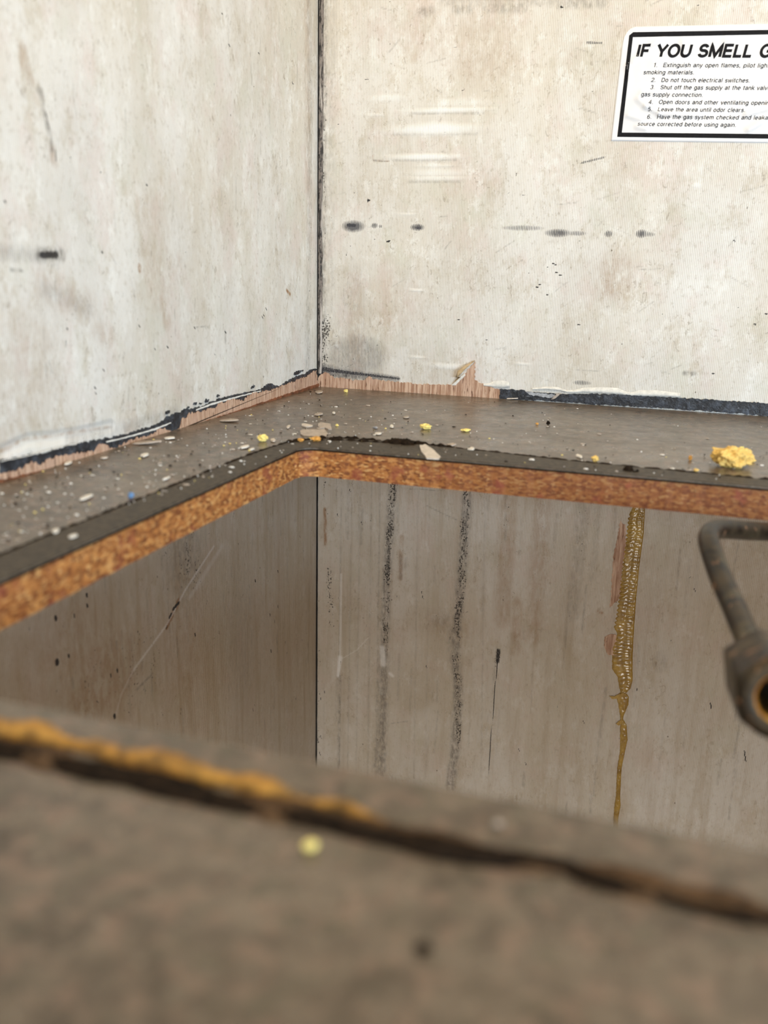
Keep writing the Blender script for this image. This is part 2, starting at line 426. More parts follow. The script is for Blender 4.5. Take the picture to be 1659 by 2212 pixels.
# grime beside the corner
z0, z1 = .01, .36
mk.line('S', [(.008, .0), (.0075, .06)], 6.0, .95); mk.line('S', [(.006, .04), (.006, .2)], 2.5, .55); mk.line('S', [(.006, .2), (.0065, .36)], 3.0, .60)
mk.line('G', [(.006, .02), (.006, .36)], 2.2, .6); mk.line('G', [(.010, .0), (.010, .36)], 6, .22)
mk.line('G', [b(700, 812), b(860, 826)], 5, .75, 1.5); mk.line('D', [b(688, 796), b(760, 806), b(862, 818)], 2.8, .60, 1.2); mk.line('D', [b(684, 800), b(696, 812)], 3.2, 1.0)
mk.line('R', [b(700, 800), b(860, 818)], 6, .62, 2); mk.line('S', [b(700, 806), b(800, 815)], 6, .6)
mk.ell('R', b(765, 700), 22, 60, .22); mk.ell('R', b(770, 770), 30, 22, .40); mk.ell('B', b(770, 720), 8, 45, .30)
for k in range(90):
    x = .007+rs.rand()**2*.42; z = .02+rs.rand()*.34
    mk.line('D', [(x, z), (x+rs.randn()*.0012, z+rs.randn()*.0012)], .35+.2*rs.rand(), .50+.2*rs.rand())
for k in range(70):   # faint scratches
    x = rs.rand()*.40; z = rs.rand()*.36; a = rs.randn()*.5; l = .004+.02*rs.rand()**2
    mk.line('G', [(x, z), (x+l*math.cos(a), z+l*math.sin(a))], .45, .25+.25*rs.rand())
# ---- lower back wall
o_ = np.clip((-vv-.012)/.004, 0, 1); mk.get('O')[:] = np.maximum(mk.get('O'), o_*.62)  # mask for dirt streaks and painted shade, weaker on this wall
def tall(k, pts, r, val, r2=None): mk.line(k, [b(*p) for p in pts], r, val, r2)
tall('S', [(853, 960), (848, 1060), (838, 1200), (833, 1330), (831, 1410)], 4.6, .95, 3.2)
tall('G', [(853, 960), (848, 1060), (838, 1200), (832, 1330), (829, 1500), (823, 1670)], 4.2, .72, 4.5)
tall('D', [(840, 1180), (838, 1240)], 2.6, .50); tall('D', [(842, 1130), (840, 1180)], 1.6, .42)
tall('S', [(1014, 980), (1008, 1090), (1000, 1230), (990, 1330), (983, 1420), (992, 1480), (988, 1600)], 5.2, .92, 4.2)
tall('G', [(1014, 980), (1008, 1090), (998, 1230), (985, 1370), (983, 1420), (990, 1500), (983, 1620), (973, 1700)], 4.4, .75, 4.6)
tall('G', [(980, 1370), (983, 1430)], 6, .45); tall('S', [(978, 1375), (985, 1410)], 5.5, .7)
tall('S', [(1093, 1060), (1086, 1180), (1083, 1320)], 6.5, .52, 4.5); tall('B', [(1100, 1060), (1092, 1200), (1085, 1340)], 7, .34)
tall('S', [(1122, 1070), (1112, 1250), (1108, 1330)], 2.6, .40); tall('B', [(1118, 1300), (1113, 1410)], 4, .40)
tall('B', [(1172, 1080), (1162, 1240), (1152, 1380)], 8, .36, 6); tall('S', [(1175, 1080), (1160, 1300)], 7, .34)
tall('G', [(1262, 1080), (1248, 1210), (1236, 1330)], 6, .30, 5); tall('S', [(1262, 1080), (1248, 1230)], 6, .36)
tall('G', [(1292, 1090), (1280, 1250)], 3, .22)
tall('D', [(1077, 1405), (1075, 1428)], 2.4, .62); tall('S', [(1077, 1400), (1075, 1435)], 3.5, .8)
tall('D', [(1075, 1425), (1068, 1500), (1057, 1640), (1052, 1710)], .55, .82, .40)
tall('B', [(702, 1100), (703, 1176)], 1.6, .9); tall('B', [(868, 1160), (864, 1250)], 2.2, .55); tall('G', [(866, 1200), (866, 1250)], 1.6, .5)
for x, v in ((735, .4), (757, .30), (775, .25), (818, .45), (800, .3), (900, .25), (925, .2), (1045, .25)):
    tall('G', [(x+3, 1040), (x-2, 1400), (x-6, 1680)], .8, v)
tall('G', [(735, 1460), (732, 1660)], 1.2, .6); tall('G', [(820, 1400), (812, 1660)], 1.2, .45); tall('G', [(818, 1600), (814, 1665)], 4.5, .55)
tall('W', [(737, 1240), (735, 1420)], .6, .8); tall('W', [(735, 1420), (730, 1460)], 2.2, 1.0, 1.2); tall('W', [(826, 1400), (828, 1435)], 2.6, .8); tall('W', [(842, 1455), (848, 1460)], 1.6, .7)
tall('W', [(735, 1425), (770, 1405), (795, 1378)], .4, .5); tall('G', [(870, 1165), (820, 1085)], .4, .0)
tall('G', [(921, 1092), (1000, 1130)], .5, .6); tall('G', [(845, 1563), (880, 1558)], .5, .6); tall('G', [(885, 1056), (960, 1060)], .5, .6)
for x, y in ((1608, 1628), (1610, 1640), (1535, 1525)): tall('D', [(x, y-6), (x+1, y+5)], .6, .85)
for x, y in ((700, 1495), (692, 1510), (686, 1600), (692, 1592), (690, 1628), (728, 1112), (755, 1060), (780, 1130), (1120, 1620), (920, 1440), (910, 1280), (912, 1290), (1375, 1490), (1500, 1275), (1260, 1560), (1135, 1650)):
    tall('D', [(x, y-3), (x+2, y+3)], .55, .8)
tall('S', [(688, 1250), (686, 1640)], 3.0, .55); tall('S', [(712, 1230), (716, 1350)], 4, .75); tall('S', [(702, 1040), (706, 1110)], 2.4, .7)
mk.ell('B', b(960, 1350), 34, 14, .2); mk.ell('G', b(955, 1340), 12, 10, .25); mk.ell('G', b(1425, 1430), 7, 9, .25)
mk.ell('W', b(915, 1560), 18, 16, .18)
for k in range(120):
    x = .01+rs.rand()*.38; z = -.03-rs.rand()*.36
    mk.line('D', [(x, z), (x+rs.randn()*.001, z+rs.randn()*.0015)], .35+.15*rs.rand(), .45+.2*rs.rand())
for k in range(80):
    x = rs.rand()*.40; z = -.02-rs.rand()*.38; l = .01+.05*rs.rand()
    mk.line('G', [(x, z), (x+rs.randn()*.001, z-l)], .6+.8*rs.rand(), .15+.25*rs.rand())
# trace of glue on the panel
tall('B', [(1291, 1320), (1300, 1324)], 1.2, .9); tall('B', [(1384, 1060), (1360, 1250), (1345, 1500), (1332, 1760)], 7, .18)
wall_back = panel('wall_back', U, V, mk, lambda u, v: np.stack([u, u*0, v], -1), (0, .02, 0), M_BACK, False)

# ---- left wall
U = axis_vals(-2.2, 0.0, -.46, 0.0, .001); V = axis_vals(-.88, 1.05, -.30, .38, .001)
uu, vv = np.meshgrid(U, V, indexing='ij'); mk = Marks(uu, vv); b = left
mk.line('D', [b(90, 551), b(122, 550)], 2.3, .66); mk.line('G', [b(84, 550), b(132, 550)], 3.2, .85); mk.line('G', [b(124, 548), b(136, 556)], 2., .7)
mk.line('R', [b(0, 545), b(90, 552)], 5, .30, soft=.95); mk.line('G', [b(22, 583), b(48, 584)], .6, .8); mk.line('G', [b(112, 575), b(124, 568)], 1.0, .4)
mk.line('G', [b(88, 196), b(94, 240), b(106, 285), b(113, 325)], 1.6, .6); mk.line('D', [b(98, 240), b(107, 280)], .8, .55)
for dx in (0, 5, 9): mk.line('D', [b(110+dx, 318), b(113+dx, 356-dx)], .45, .62)
mk.line('B', [b(110, 320), b(118, 355)], 2.4, .5); mk.line('G', [b(85, 195), b(90, 205)], 2.0, .55)
mk.line('B', [b(50, 105), b(52, 140), b(64, 172)], 3.0, .45)
mk.line('D', [b(301, 577), b(301, 584)], .9, .0); mk.line('B', [b(301, 576), b(302, 583)], 1.6, 1.6); mk.line('B', [b(619, 627), b(627, 636)], 1.3, 1.2)
mk.line('R', [b(100, 625), b(190, 668)], 7, .26, soft=.95); mk.line('B', [b(90, 622), b(195, 665)], 9, .22); mk.line('B', [b(350, 650), b(360, 695)], 5, .35); mk.line('B', [b(330, 480), b(340, 620)], 16, .20)
mk.line('B', [b(0, 900), b(60, 780)], 30, .22); mk.line('B', [b(210, 715), b(235, 725)], 6, .25)
for x, y in ((570, 682), (575, 668), (567, 686), (487, 718), (301, 705), (145, 710), (220, 545), (362, 751), (205, 838), (224, 800), (207, 850), (317, 400), (152, 340), (217, 372), (495, 98), (559, 115), (480, 30), (420, 708), (10, 435), (335, 755), (362, 750), (632, 180)):
    mk.line('D', [b(x-1, y-2), b(x+1.5, y+2)], .55, .85)
mk.line('D', [b(142, 735), b(144, 752)], .4, .6); mk.line('G', [b(420, 707), b(450, 706)], .5, .6); mk.line('G', [b(486, 716), b(487, 740)], 1.2, .5)
mk.line('D', [b(622, 60), b(632, 58), b(640, 75)], .28, .6)
mk.line('G', [b(668, 0), b(670, 250), b(668, 500), b(664, 790)], 5, .32); mk.line('B', [b(664, 0), b(665, 400)], 6, .30)
mk.line('S', [b(670, 120), b(671, 500), b(668, 800)], 5, .45)
# creased, lifted paper above the sealant
mk.line('U', [b(0, 978), b(60, 950), b(110, 946), b(170, 936), b(240, 920)], 3.0, .8); mk.line('B', [b(0, 975), b(20, 968), b(45, 951), b(75, 946), b(110, 943), b(170, 932), b(240, 922)], .8, .95)
mk.line('R', [b(150, 950), b(300, 915), b(380, 890)], 6, .30, soft=.95); mk.line('W', [b(20, 985), b(60, 966), b(140, 950), b(260, 925)], 4.5, .6)
mk.line('S', [b(0, 993), b(200, 955), b(340, 915)], 5, .35)
mk.line('D', [b(358, 892), b(366, 889)], 1.2, .9)
for k in range(90):
    y = -.45*rs.rand(); z = .02+rs.rand()*.34
    mk.line('D', [(y, z), (y+rs.randn()*.0012, z+rs.randn()*.0012)], .35+.15*rs.rand(), .45+.2*rs.rand())
for k in range(60):
    y = -.45*rs.rand(); z = .02+rs.rand()*.34; l = .005+.02*rs.rand()**2
    mk.line('G', [(y, z), (y+rs.randn()*.002, z+l)], .5, .2+.3*rs.rand())
# lower left wall
o_ = np.clip((-vv-.012)/.004, 0, 1); mk.get('O')[:] = np.maximum(mk.get('O'), o_*1.0)  # same mask at full strength: the lower left wall's shade is painted darker
mk.ell('S', b(410, 1215), 16, 26, .80, .8); mk.ell('S', b(360, 1180), 12, 14, .6, .8); mk.ell('S', b(200, 1470), 40, 24, .48, .8); mk.ell('S', b(120, 1290), 26, 18, .35, .8); mk.ell('S', b(300, 1440), 34, 40, .45)
mk.ell('B', b(220, 1470), 44, 30, .5, .8); mk.ell('B', b(150, 1400), 40, 30, .35, .8); mk.ell('B', b(400, 1400), 36, 60, .3, .8)
mk.ell('G', b(400, 1200), 22, 30, .45, .8); mk.ell('G', b(520, 1350), 20, 70, .20, .8)
def lo(k, pts, r, v, r2=None): mk.line(k, [b(*p) for p in pts], r, v, r2)
lo('W', [(462, 1180), (400, 1275), (360, 1350), (288, 1448)], .8, .60); lo('U', [(462, 1180), (380, 1310), (288, 1448)], 1.2, -.6)
lo('W', [(288, 1448), (262, 1500), (250, 1545)], .8, .32); lo('G', [(330, 1455), (295, 1490)], .8, .7); lo('W', [(480, 1180), (410, 1290)], 2.0, .25)
lo('B', [(385, 1300), (372, 1330), (360, 1356)], 2.6, 1.5, 1.4); lo('D', [(386, 1302), (374, 1316)], 1.6, .70); lo('D', [(370, 1326), (366, 1334)], 1.2, .8); lo('D', [(361, 1352), (359, 1358)], .6, .8)
for x, y, r in ((123, 1430, 1.7), (120, 1335, 1.2), (247, 1547, 1.3), (551, 1254, .8), (600, 1234, .6), (600, 1310, .5), (583, 1328, .6), (421, 1371, .8), (148, 1416, .8), (187, 1285, .9), (188, 1308, .8), (253, 1448, .9), (239, 1458, .7), (585, 1406, .7), (160, 1330, .5)):
    lo('D', [(x, y-2), (x+1, y+3)], r, .95)
for k in range(140):
    y = -.40*rs.rand(); z = -.03-rs.rand()*.26; l = .003+.03*rs.rand()
    mk.line('G', [(y, z), (y+rs.randn()*.001, z-l)], .5+.6*rs.rand(), .15+.3*rs.rand())
for k in range(160):
    y = -.42*rs.rand(); z = -.03-rs.rand()*.26
    mk.line('D', [(y, z), (y+rs.randn()*.0012, z+rs.randn()*.002)], .35+.25*rs.rand(), .45+.25*rs.rand())
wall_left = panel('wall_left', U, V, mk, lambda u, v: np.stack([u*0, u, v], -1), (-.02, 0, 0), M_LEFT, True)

# floor, ceiling, cabinet sides
for nm, a, c, m in (('floor', (-.02, -2.2, -.90), (2.2, .02, -.88), M_CABWOOD), ('ceiling', (-.02, -2.2, 1.05), (2.2, .02, 1.07), M_CEIL)):
    tag(obj(nm, add_box(bmesh.new(), a, c), m), kind='structure')
# corner joint
bm = bmesh.new()
def strip(bm, x0, x1, y0, z0, z1, amp, seed, n=220):
    rr = random.Random(seed); prev = None
    for i in range(n+1):
        z = z0+(z1-z0)*i/n; e = x1+amp*(rr.random()-.5)
        ring = [bm.verts.new(c) for c in ((x0, 0, z), (x0, y0, z), ((x0+e)/2, y0*1.25, z), (e, y0, z), (e, 0, z))]
        if prev:
            for k in range(4): bm.faces.new((prev[k], ring[k], ring[k+1], prev[k+1]))
        else: bm.faces.new(ring)
        prev = ring
    bm.faces.new(prev[::-1])
strip(bm, .0012, .0047, -.0012, .012, 1.05, .0006, 1)
tag(obj('trim_1', bm, M_TRIM), kind='structure')
bm = bmesh.new(); strip(bm, .0, .0013, -.0009, -.60, 1.05, .0003, 2)
tag(obj('trim_2', bm, M_DARK), kind='structure')

# ------------------------------------------------------------------ torn strips on the walls
def densify(pts, n, jag, seed, closed=True):
    rr = random.Random(seed); out = []
    N = len(pts)
    for i in range(N if closed else N-1):
        a = Vector(pts[i]); c = Vector(pts[(i+1) % N]); L = (c-a).length
        k = max(1, int(L/n)); nrm = Vector((-(c-a).y, (c-a).x)).normalized() if L > 0 else Vector((0, 0))
        for j in range(k):
            out.append(a.lerp(c, j/k) + nrm*jag*(rr.random()-.5)*(2 if j else 1))
    return out
def plate(name, pts2, to3, nrm, h0, h1, mat, parent=None, step=.0012, jag=.0006, seed=1):
    pts = densify(pts2, step, jag, seed)
    bm = bmesh.new(); nrm = Vector(nrm)
    lo_ = [bm.verts.new(Vector(to3(p[0], p[1]))+nrm*h0) for p in pts]
    hi_ = [bm.verts.new(Vector(to3(p[0], p[1]))+nrm*h1) for p in pts]
    f = bm.faces.new(hi_); n = len(pts)
    bm.faces.new(lo_[::-1])
    for i in range(n): bm.faces.new((lo_[i], lo_[(i+1) % n], hi_[(i+1) % n], hi_[i]))
    bmesh.ops.recalc_face_normals(bm, faces=bm.faces)
    bmesh.ops.triangulate(bm, faces=[f_ for f_ in bm.faces if len(f_.verts) > 4])
    return obj(name, bm, mat, parent)
b3 = lambda u, v: (u, 0, v); l3 = lambda u, v: (0, u, v); NB = (0, -1, 0); NL = (1, 0, 0)
ply_b = [(684, 846), (686, 820), (694, 808), (703, 804), (712, 808), (722, 816), (740, 817), (760, 821), (790, 821), (797, 813), (806, 820), (850, 824), (900, 829), (940, 831), (976, 831),
         (984, 825), (1000, 812), (1013, 797), (1027, 781), (1026, 820), (1040, 828), (1062, 836), (1081, 841), (1081, 870), (900, 858), (760, 848)]
plate('torn_plywood', B(ply_b), b3, NB, -.0005, .0008, M_PLY, wall_back, .0012, .0008, 3)
# curled paper tongue left of the splinter, lifting off the wall
def tongue(name, base, tip, parent, mat):
    pass
bm = bmesh.new()
A_ = [Vector(b3(*back(x, y))) for x, y in ((978, 830), (990, 815), (1003, 800), (1015, 789), (1027, 779))]
C_ = [Vector(b3(*back(x, y))) for x, y in ((996, 814), (987, 814), (992, 800), (1006, 789), (1026, 778))]
lift = [.0008, .004, .005, .003, .001]
va = [bm.verts.new(p+Vector((0, -.0012, 0))) for p in A_]; vc = [bm.verts.new(p+Vector((0, -l, 0))) for p, l in zip(C_, lift)]
vb = [bm.verts.new(p+Vector((0, -.0018, 0))) for p in A_]; vd = [bm.verts.new(p+Vector((0, -l-.0006, 0))) for p, l in zip(C_, lift)]
for i in range(4):
    bm.faces.new((va[i], va[i+1], vc[i+1], vc[i])); bm.faces.new((vb[i], vd[i], vd[i+1], vb[i+1]))
    bm.faces.new((vc[i], vc[i+1], vd[i+1], vd[i]))
obj('curled_paper', bm, M_PAPERB, wall_back, True)
plate('paper_edge', B([(976, 832), (1004, 806), (1006, 810), (985, 832)]), b3, NB, .0008, .0012, M_PAPER, wall_back, .002, .0003, 5)
# lifted paper lip right of it: wavy ribbon standing slightly off the wall
def lip(name, up_pts, dn_pts, mp, to3, nrm, mat, parent, out=.0016, seed=2):
    bm = bmesh.new(); nrm = Vector(nrm); n = len(up_pts); prev = None
    for i in range(n):
        a = Vector(to3(*mp(*up_pts[i]))); c = Vector(to3(*mp(*dn_pts[i])))
        ring = []
        for k, (t, o) in enumerate(((0, .0002), (.25, .6*out), (.6, out), (1, out*.8), (1.0, out*.5), (.5, .0001))):
            ring.append(bm.verts.new(a.lerp(c, t)+nrm*o))
        if prev:
            for k in range(5): bm.faces.new((prev[k], prev[k+1], ring[k+1], ring[k]))
        prev = ring
    bmesh.ops.recalc_face_normals(bm, faces=bm.faces)
    return obj(name, bm, mat, parent, True)
lip('lifted_paper', [(1044, 829), (1058, 827), (1070, 822), (1086, 822), (1100, 825)], [(1046, 833), (1062, 835), (1075, 837), (1090, 838), (1102, 836)], back, b3, NB, M_PAPER, wall_back, .0016)
lip('lifted_paper', [(1150, 838), (1180, 835), (1205, 836), (1225, 843), (1240, 842), (1262, 837), (1300, 836), (1335, 838), (1350, 845), (1362, 848), (1380, 843), (1420, 843), (1470, 849)],
    [(1150, 841), (1180, 841), (1205, 843), (1225, 847), (1240, 848), (1262, 847), (1300, 849), (1335, 851), (1350, 853), (1362, 854), (1380, 855), (1420, 856), (1470, 858)], back, b3, NB, M_PAPER, wall_back, .0015)
ply_l = [(-2, 1042), (-2, 1022), (12, 1018), (45, 1010), (60, 1000), (72, 998), (85, 1003), (100, 990), (120, 984), (150, 982), (178, 976), (200, 975), (206, 963), (220, 958), (232, 968), (245, 966), (262, 958), (300, 943),
         (325, 939), (340, 927), (352, 924), (368, 930), (380, 929), (385, 920), (388, 906), (398, 902), (403, 893), (430, 889), (460, 880), (472, 871), (500, 862), (520, 866), (540, 850), (580, 843), (620, 829), (640, 820), (655, 816), (668, 806), (680, 800), (683, 826), (683, 834), (600, 862), (400, 926), (200, 984)]
plate('torn_plywood', Lf(ply_l), l3, NL, -.0005, .0016, M_PLY, wall_left, .0012, .0010, 7)
plate('raw_wood_base', Lf([(-4, 1046), (-4, 1036), (120, 1007), (250, 968), (400, 922), (600, 856), (684, 828), (684, 836), (500, 900), (200, 992)]), l3, NL, -.0005, .0026, simple('dark_red_stained_wood', (.17, .06, .025), .6, 200, .5), wall_left, .003, .0004, 8)
# veneer torn away beside the glue
plate('bare_veneer', B([(1341, 1124), (1344, 1130), (1352, 1133), (1352, 1180), (1345, 1225), (1340, 1290), (1331, 1300), (1317, 1314), (1320, 1280), (1325, 1200), (1330, 1180), (1335, 1150)]), b3, NB, -.0005, .0005, M_PLY, wall_back, .0015, .0006, 9)
plate('bare_veneer', B([(1306, 1376), (1316, 1370), (1332, 1371), (1332, 1414), (1316, 1415), (1305, 1400)]), b3, NB, -.0005, .0005, M_PLY, wall_back, .0015, .0006, 10)

# ------------------------------------------------------------------ black sealant strips
s = plate('sealant_strip', Lf([(-2, 1005), (-2, 994), (40, 987), (100, 976), (125, 970), (150, 962), (220, 948), (280, 935), (340, 915), (352, 908), (356, 902), (372, 895), (400, 885), (430, 879), (470, 862), (520, 850), (560, 842), (580, 828), (600, 835), (625, 820), (640, 812), (655, 809), (668, 799), (682, 797),
          (682, 815), (560, 858), (500, 872), (440, 894), (395, 915), (375, 935), (240, 972), (150, 987), (60, 1007), (20, 1028), (-2, 1032)]), l3, NL, -.0005, .0012, M_SEAL, None, .0014, .0007, 11)
tag(s, 'cracked black sealant strip along the left wall above the worktop', 'sealant strip')
# thin white crack lines on it
for pts in (((-2, 995), (60, 982), (100, 971), (165, 955), (164, 957), (100, 973), (60, 984), (-2, 997)), ((225, 953), (280, 940), (330, 925), (365, 912), (366, 914), (330, 929), (280, 943), (226, 956)),
            ((420, 884), (450, 872), (500, 858), (560, 843), (561, 845), (500, 861), (450, 876), (420, 887))):
    plate('paper_shred', Lf(pts), l3, NL, .0010, .0014, M_PAPER, s, .003, .0002, 12)
for k, (x, y, r) in enumerate(((360, 893, 3), (420, 872, 4), (445, 866, 5), (400, 886, 5), (432, 872, 3), (470, 855, 3), (545, 836, 4), (640, 806, 6), (650, 802, 4), (405, 881, 3))):
    plate('sealant_crumb', Lf([(x-r, y+r*.5), (x-r*.5, y-r*.5), (x+r, y-r*.8), (x+r*.7, y+r*.3)]), l3, NL, -.0003, .0008, M_SEAL, s, .001, .0008, 20+k)
s = plate('sealant_strip', B([(1080, 865), (1080, 840), (1110, 841), (1133, 843), (1136, 847), (1180, 848), (1200, 851), (1260, 850), (1330, 852), (1420, 856), (1520, 862), (1700, 873), (1700, 902), (1560, 890), (1440, 882), (1300, 874), (1160, 864)]), b3, NB, -.0005, .0014, M_SEAL, None, .0014, .0006, 13)
tag(s, 'glossy black blue sealant strip along the back wall right of the splinter', 'sealant strip')
plate('paper_shred', B([(1136, 845), (1160, 848), (1200, 852), (1196, 860), (1170, 857), (1145, 852)]), b3, NB, .0012, .0018, simple('grey_film', (.33, .34, .36), .5, 300, .3), s, .0015, .0006, 14)
plate('paper_shred', B([(1191, 862), (1203, 850), (1212, 848), (1208, 853), (1196, 862)]), b3, NB, .0014, .0024, M_FLAKEP, s, .0015, .0004, 15)

# ------------------------------------------------------------------ amber glue run
RE = [(1394, 1020), (1394, 1097), (1391, 1150), (1382, 1220), (1375, 1290), (1370, 1360), (1367, 1420), (1367, 1470), (1362, 1488), (1353, 1497), (1359, 1505), (1358, 1522), (1348, 1545), (1346, 1553), (1354, 1566), (1356, 1598), (1350, 1625), (1343, 1660), (1340, 1720), (1341, 1740), (1336, 1768), (1330, 1900)]
LE = [(1370, 1020), (1366, 1097), (1356, 1115), (1351, 1160), (1345, 1200), (1338, 1260), (1334, 1300), (1330, 1330), (1325, 1355), (1333, 1368), (1322, 1400), (1321, 1445), (1333, 1462), (1337, 1485), (1340, 1495), (1330, 1503), (1335, 1520), (1338, 1540), (1340, 1553), (1339, 1570), (1339, 1620), (1333, 1660), (1330, 1720), (1327, 1740), (1325, 1768), (1322, 1900)]
def at(L, y):
    for (x0, y0), (x1, y1) in zip(L, L[1:]):
        if y0 <= y <= y1: return x0+(x1-x0)*(y-y0)/(y1-y0)
bm = bmesh.new(); prev = None; NR = 520; NC = 18; rr = random.Random(8)
for i in range(NR+1):
    y = 1021+(1898-1021)*i/NR; lx = at(LE, y); rx = at(RE, y)
    tooth = (abs(((y/9.0) % 1)-.5)*2)
    if 1110 < y < 1355: lx += 5*tooth*(.5+.5*math.sin(y*.7))
    lx += rr.uniform(-.5, .5); rx += rr.uniform(-.3, .3)
    ring = []
    for j in range(NC+1):
        t = j/NC; x, z = back(lx+(rx-lx)*t, y)
        h = .0010*math.sin(math.pi*t)**.45+.0001
        if y < 1500:
            ridge = math.sin(2*math.pi*(y/8.2)+math.sin(y*.13)*1.5+t*2)*(.6+.5*math.sin(y*.05+1))
            h += .00055*ridge*math.exp(-((t-.22)/.16)**2) + .0004*math.sin(2*math.pi*y/6.5+1.7*math.sin(y*.2))*math.exp(-((t-.70)/.12)**2)
            h += .0006*math.exp(-((t-.92)/.06)**2) - .0004*math.exp(-((t-.48)/.1)**2)
        else:
            h *= 1.25
        h += .0004*mnoise.noise(Vector((x*400, 0, z*400)))
        if j in (0, NC): h = -.0003
        ring.append(bm.verts.new((x, -h, z)))
    if prev:
        for k in range(NC): bm.faces.new((prev[k], prev[k+1], ring[k+1], ring[k]))
    prev = ring
bmesh.ops.recalc_face_normals(bm, faces=bm.faces)
g = obj('glue_run', bm, M_GLUE, None, True)
for v in g.data.polygons[:1]:
    if v.normal.y > 0: g.data.flip_normals()
tag(g, 'glossy amber glue run dripping down the lower back wall', 'glue')
plate('glue_spike', B([(1316, 1502), (1326, 1503), (1346, 1495), (1352, 1497), (1340, 1508), (1322, 1508)]), b3, NB, -.0002, .0016, M_GLUE, g, .001, .0004, 31)
plate('glue_spike', B([(1330, 1562), (1344, 1552), (1346, 1556), (1338, 1566)]), b3, NB, -.0002, .0016, M_GLUE, g, .001, .0004, 32)

# ------------------------------------------------------------------ warning sticker
C0 = np.array(back(1290+133/4.496, 1368/4.496)); C1 = np.array(back(1290+1659/4.496, 1388/4.496)); C2 = np.array(back(1290+262/4.496, 262/4.496))
ex = (C1-C0)/np.linalg.norm(C1-C0); ez = np.array([-ex[1], ex[0]])
H = (C2-C0)@ez; LX = (C2-C0)@ex
W = .205
def sx(cx, cy):
    p = np.array(back(1290+cx/4.496, cy/4.496))-C0; return float(p@ex), float(p@ez)
def wr(x, z):
    h = .00035
    for (ax, az, bx, bz, r, a) in WR:
        d = Vector((bx-ax, bz-az)); L = max(d.length_squared, 1e-9); t = max(0, min(1, ((x-ax)*d.x+(z-az)*d.y)/L))
        q = math.hypot(x-ax-t*d.x, z-az-t*d.y)/r; h += 1.5*a*math.exp(-q*q)
    return h + .00012*mnoise.noise(Vector((x*120, z*120, 3)))
WR = []
for a in ((530, 430, 640, 390, .0022, .0007), (340, 600, 380, 560, .0015, .0007), (400, 960, 470, 1030, .0022, .0009), (470, 1030, 600, 1100, .0014, .0010), (600, 1105, 980, 1120, .0014, .0009),
          (300, 1120, 430, 1160, .0018, .0008), (390, 1230, 470, 1250, .0018, .0008), (1450, 1110, 1659, 1050, .0020, .0008), (1470, 1260, 1600, 1180, .0022, .0009), (830, 400, 860, 520, .0020, .0006),
          (290, 640, 310, 760, .0015, .0008), (1240, 380, 1300, 400, .0015, .0005), (430, 900, 600, 890, .0016, .0006)):
    p = sx(a[0], a[1]); q_ = sx(a[2], a[3]); WR.append((p[0], p[1], q_[0], q_[1], a[4], a[5]))
def s3(x, z, off=0.0):
    p = C0+ex*x+ez*z; return Vector((p[0], -(wr(x, z)+off), p[1]))
HL = H
bm = bmesh.new(); nx, nz = 170, 60; vg = {}; vb_ = {}
shear = LX/HL     # left edge leans by the cut of the label
for i in range(nx+1):
    for j in range(nz+1):
        z = HL*j/nz; x = shear*z*0 + W*i/nx + (LX*(z/HL))*(1-i/nx)
        # torn round top left corner
        if j > nz*.83 and i < 10:
            cut = (j-nz*.83)/(nz*.17); x = max(x, LX*(z/HL)+.0085*(1-math.sqrt(max(0, 1-cut*cut))))
        o = .0
        
        vg[i, j] = bm.verts.new(s3(x, z, o)); pb = s3(x, z, o); vb_[i, j] = bm.verts.new(Vector((pb.x, pb.y+.00025, pb.z)))
for i in range(nx):
    for j in range(nz):
        bm.faces.new((vg[i, j], vg[i+1, j], vg[i+1, j+1], vg[i, j+1]))
        bm.faces.new((vb_[i, j+1], vb_[i+1, j+1], vb_[i+1, j], vb_[i, j]))
for i in range(nx):
    bm.faces.new((vb_[i, 0], vb_[i+1, 0], vg[i+1, 0], vg[i, 0])); bm.faces.new((vg[i, nz], vg[i+1, nz], vb_[i+1, nz], vb_[i, nz]))
for j in range(nz):
    bm.faces.new((vg[0, j], vg[0, j+1], vb_[0, j+1], vb_[0, j])); bm.faces.new((vb_[nx, j], vb_[nx, j+1], vg[nx, j+1], vg[nx, j]))
stick = obj('warning_sticker', bm, M_STICK, None, True)
tag(stick, 'white gas safety sticker with black border stuck on the back wall', 'sticker')
# printed border
bm = bmesh.new()
def band(p0, p1, p2, p3, n):      # quad strip subdivided along its length
    prev = None
    for i in range(n+1):
        t = i/n; a = (p0[0]+(p1[0]-p0[0])*t, p0[1]+(p1[1]-p0[1])*t); c = (p3[0]+(p2[0]-p3[0])*t, p3[1]+(p2[1]-p3[1])*t)
        r_ = [bm.verts.new(s3(a[0]+(c[0]-a[0])*k/3, a[1]+(c[1]-a[1])*k/3, .00012)) for k in range(4)]
        if prev:
            for k in range(3): bm.faces.new((prev[k], r_[k], r_[k+1], prev[k+1]))
        prev = r_
obl, obr = sx(195, 1330), (W-.006, sx(195, 1330)[1]); otl = sx(312, 345); otl2 = sx(350, 314); otr = (W-.006, sx(900, 312)[1])
ibl, itl = sx(240, 1288), sx(347, 362); ibr = (W-.012, ibl[1]); itr = (W-.012, itl[1]+.0002)
band(obl, otl, itl, ibl, 60); band(otl2, otr, itr, itl, 120); band(obl, obr, ibr, ibl, 120); band(obr, otr, itr, ibr, 60)
a = [bm.verts.new(s3(*p, .00012)) for p in (otl, otl2, itl)]; bm.faces.new(a)
bmesh.ops.recalc_face_normals(bm, faces=bm.faces)
obj('printed_border', bm, M_INK, stick)
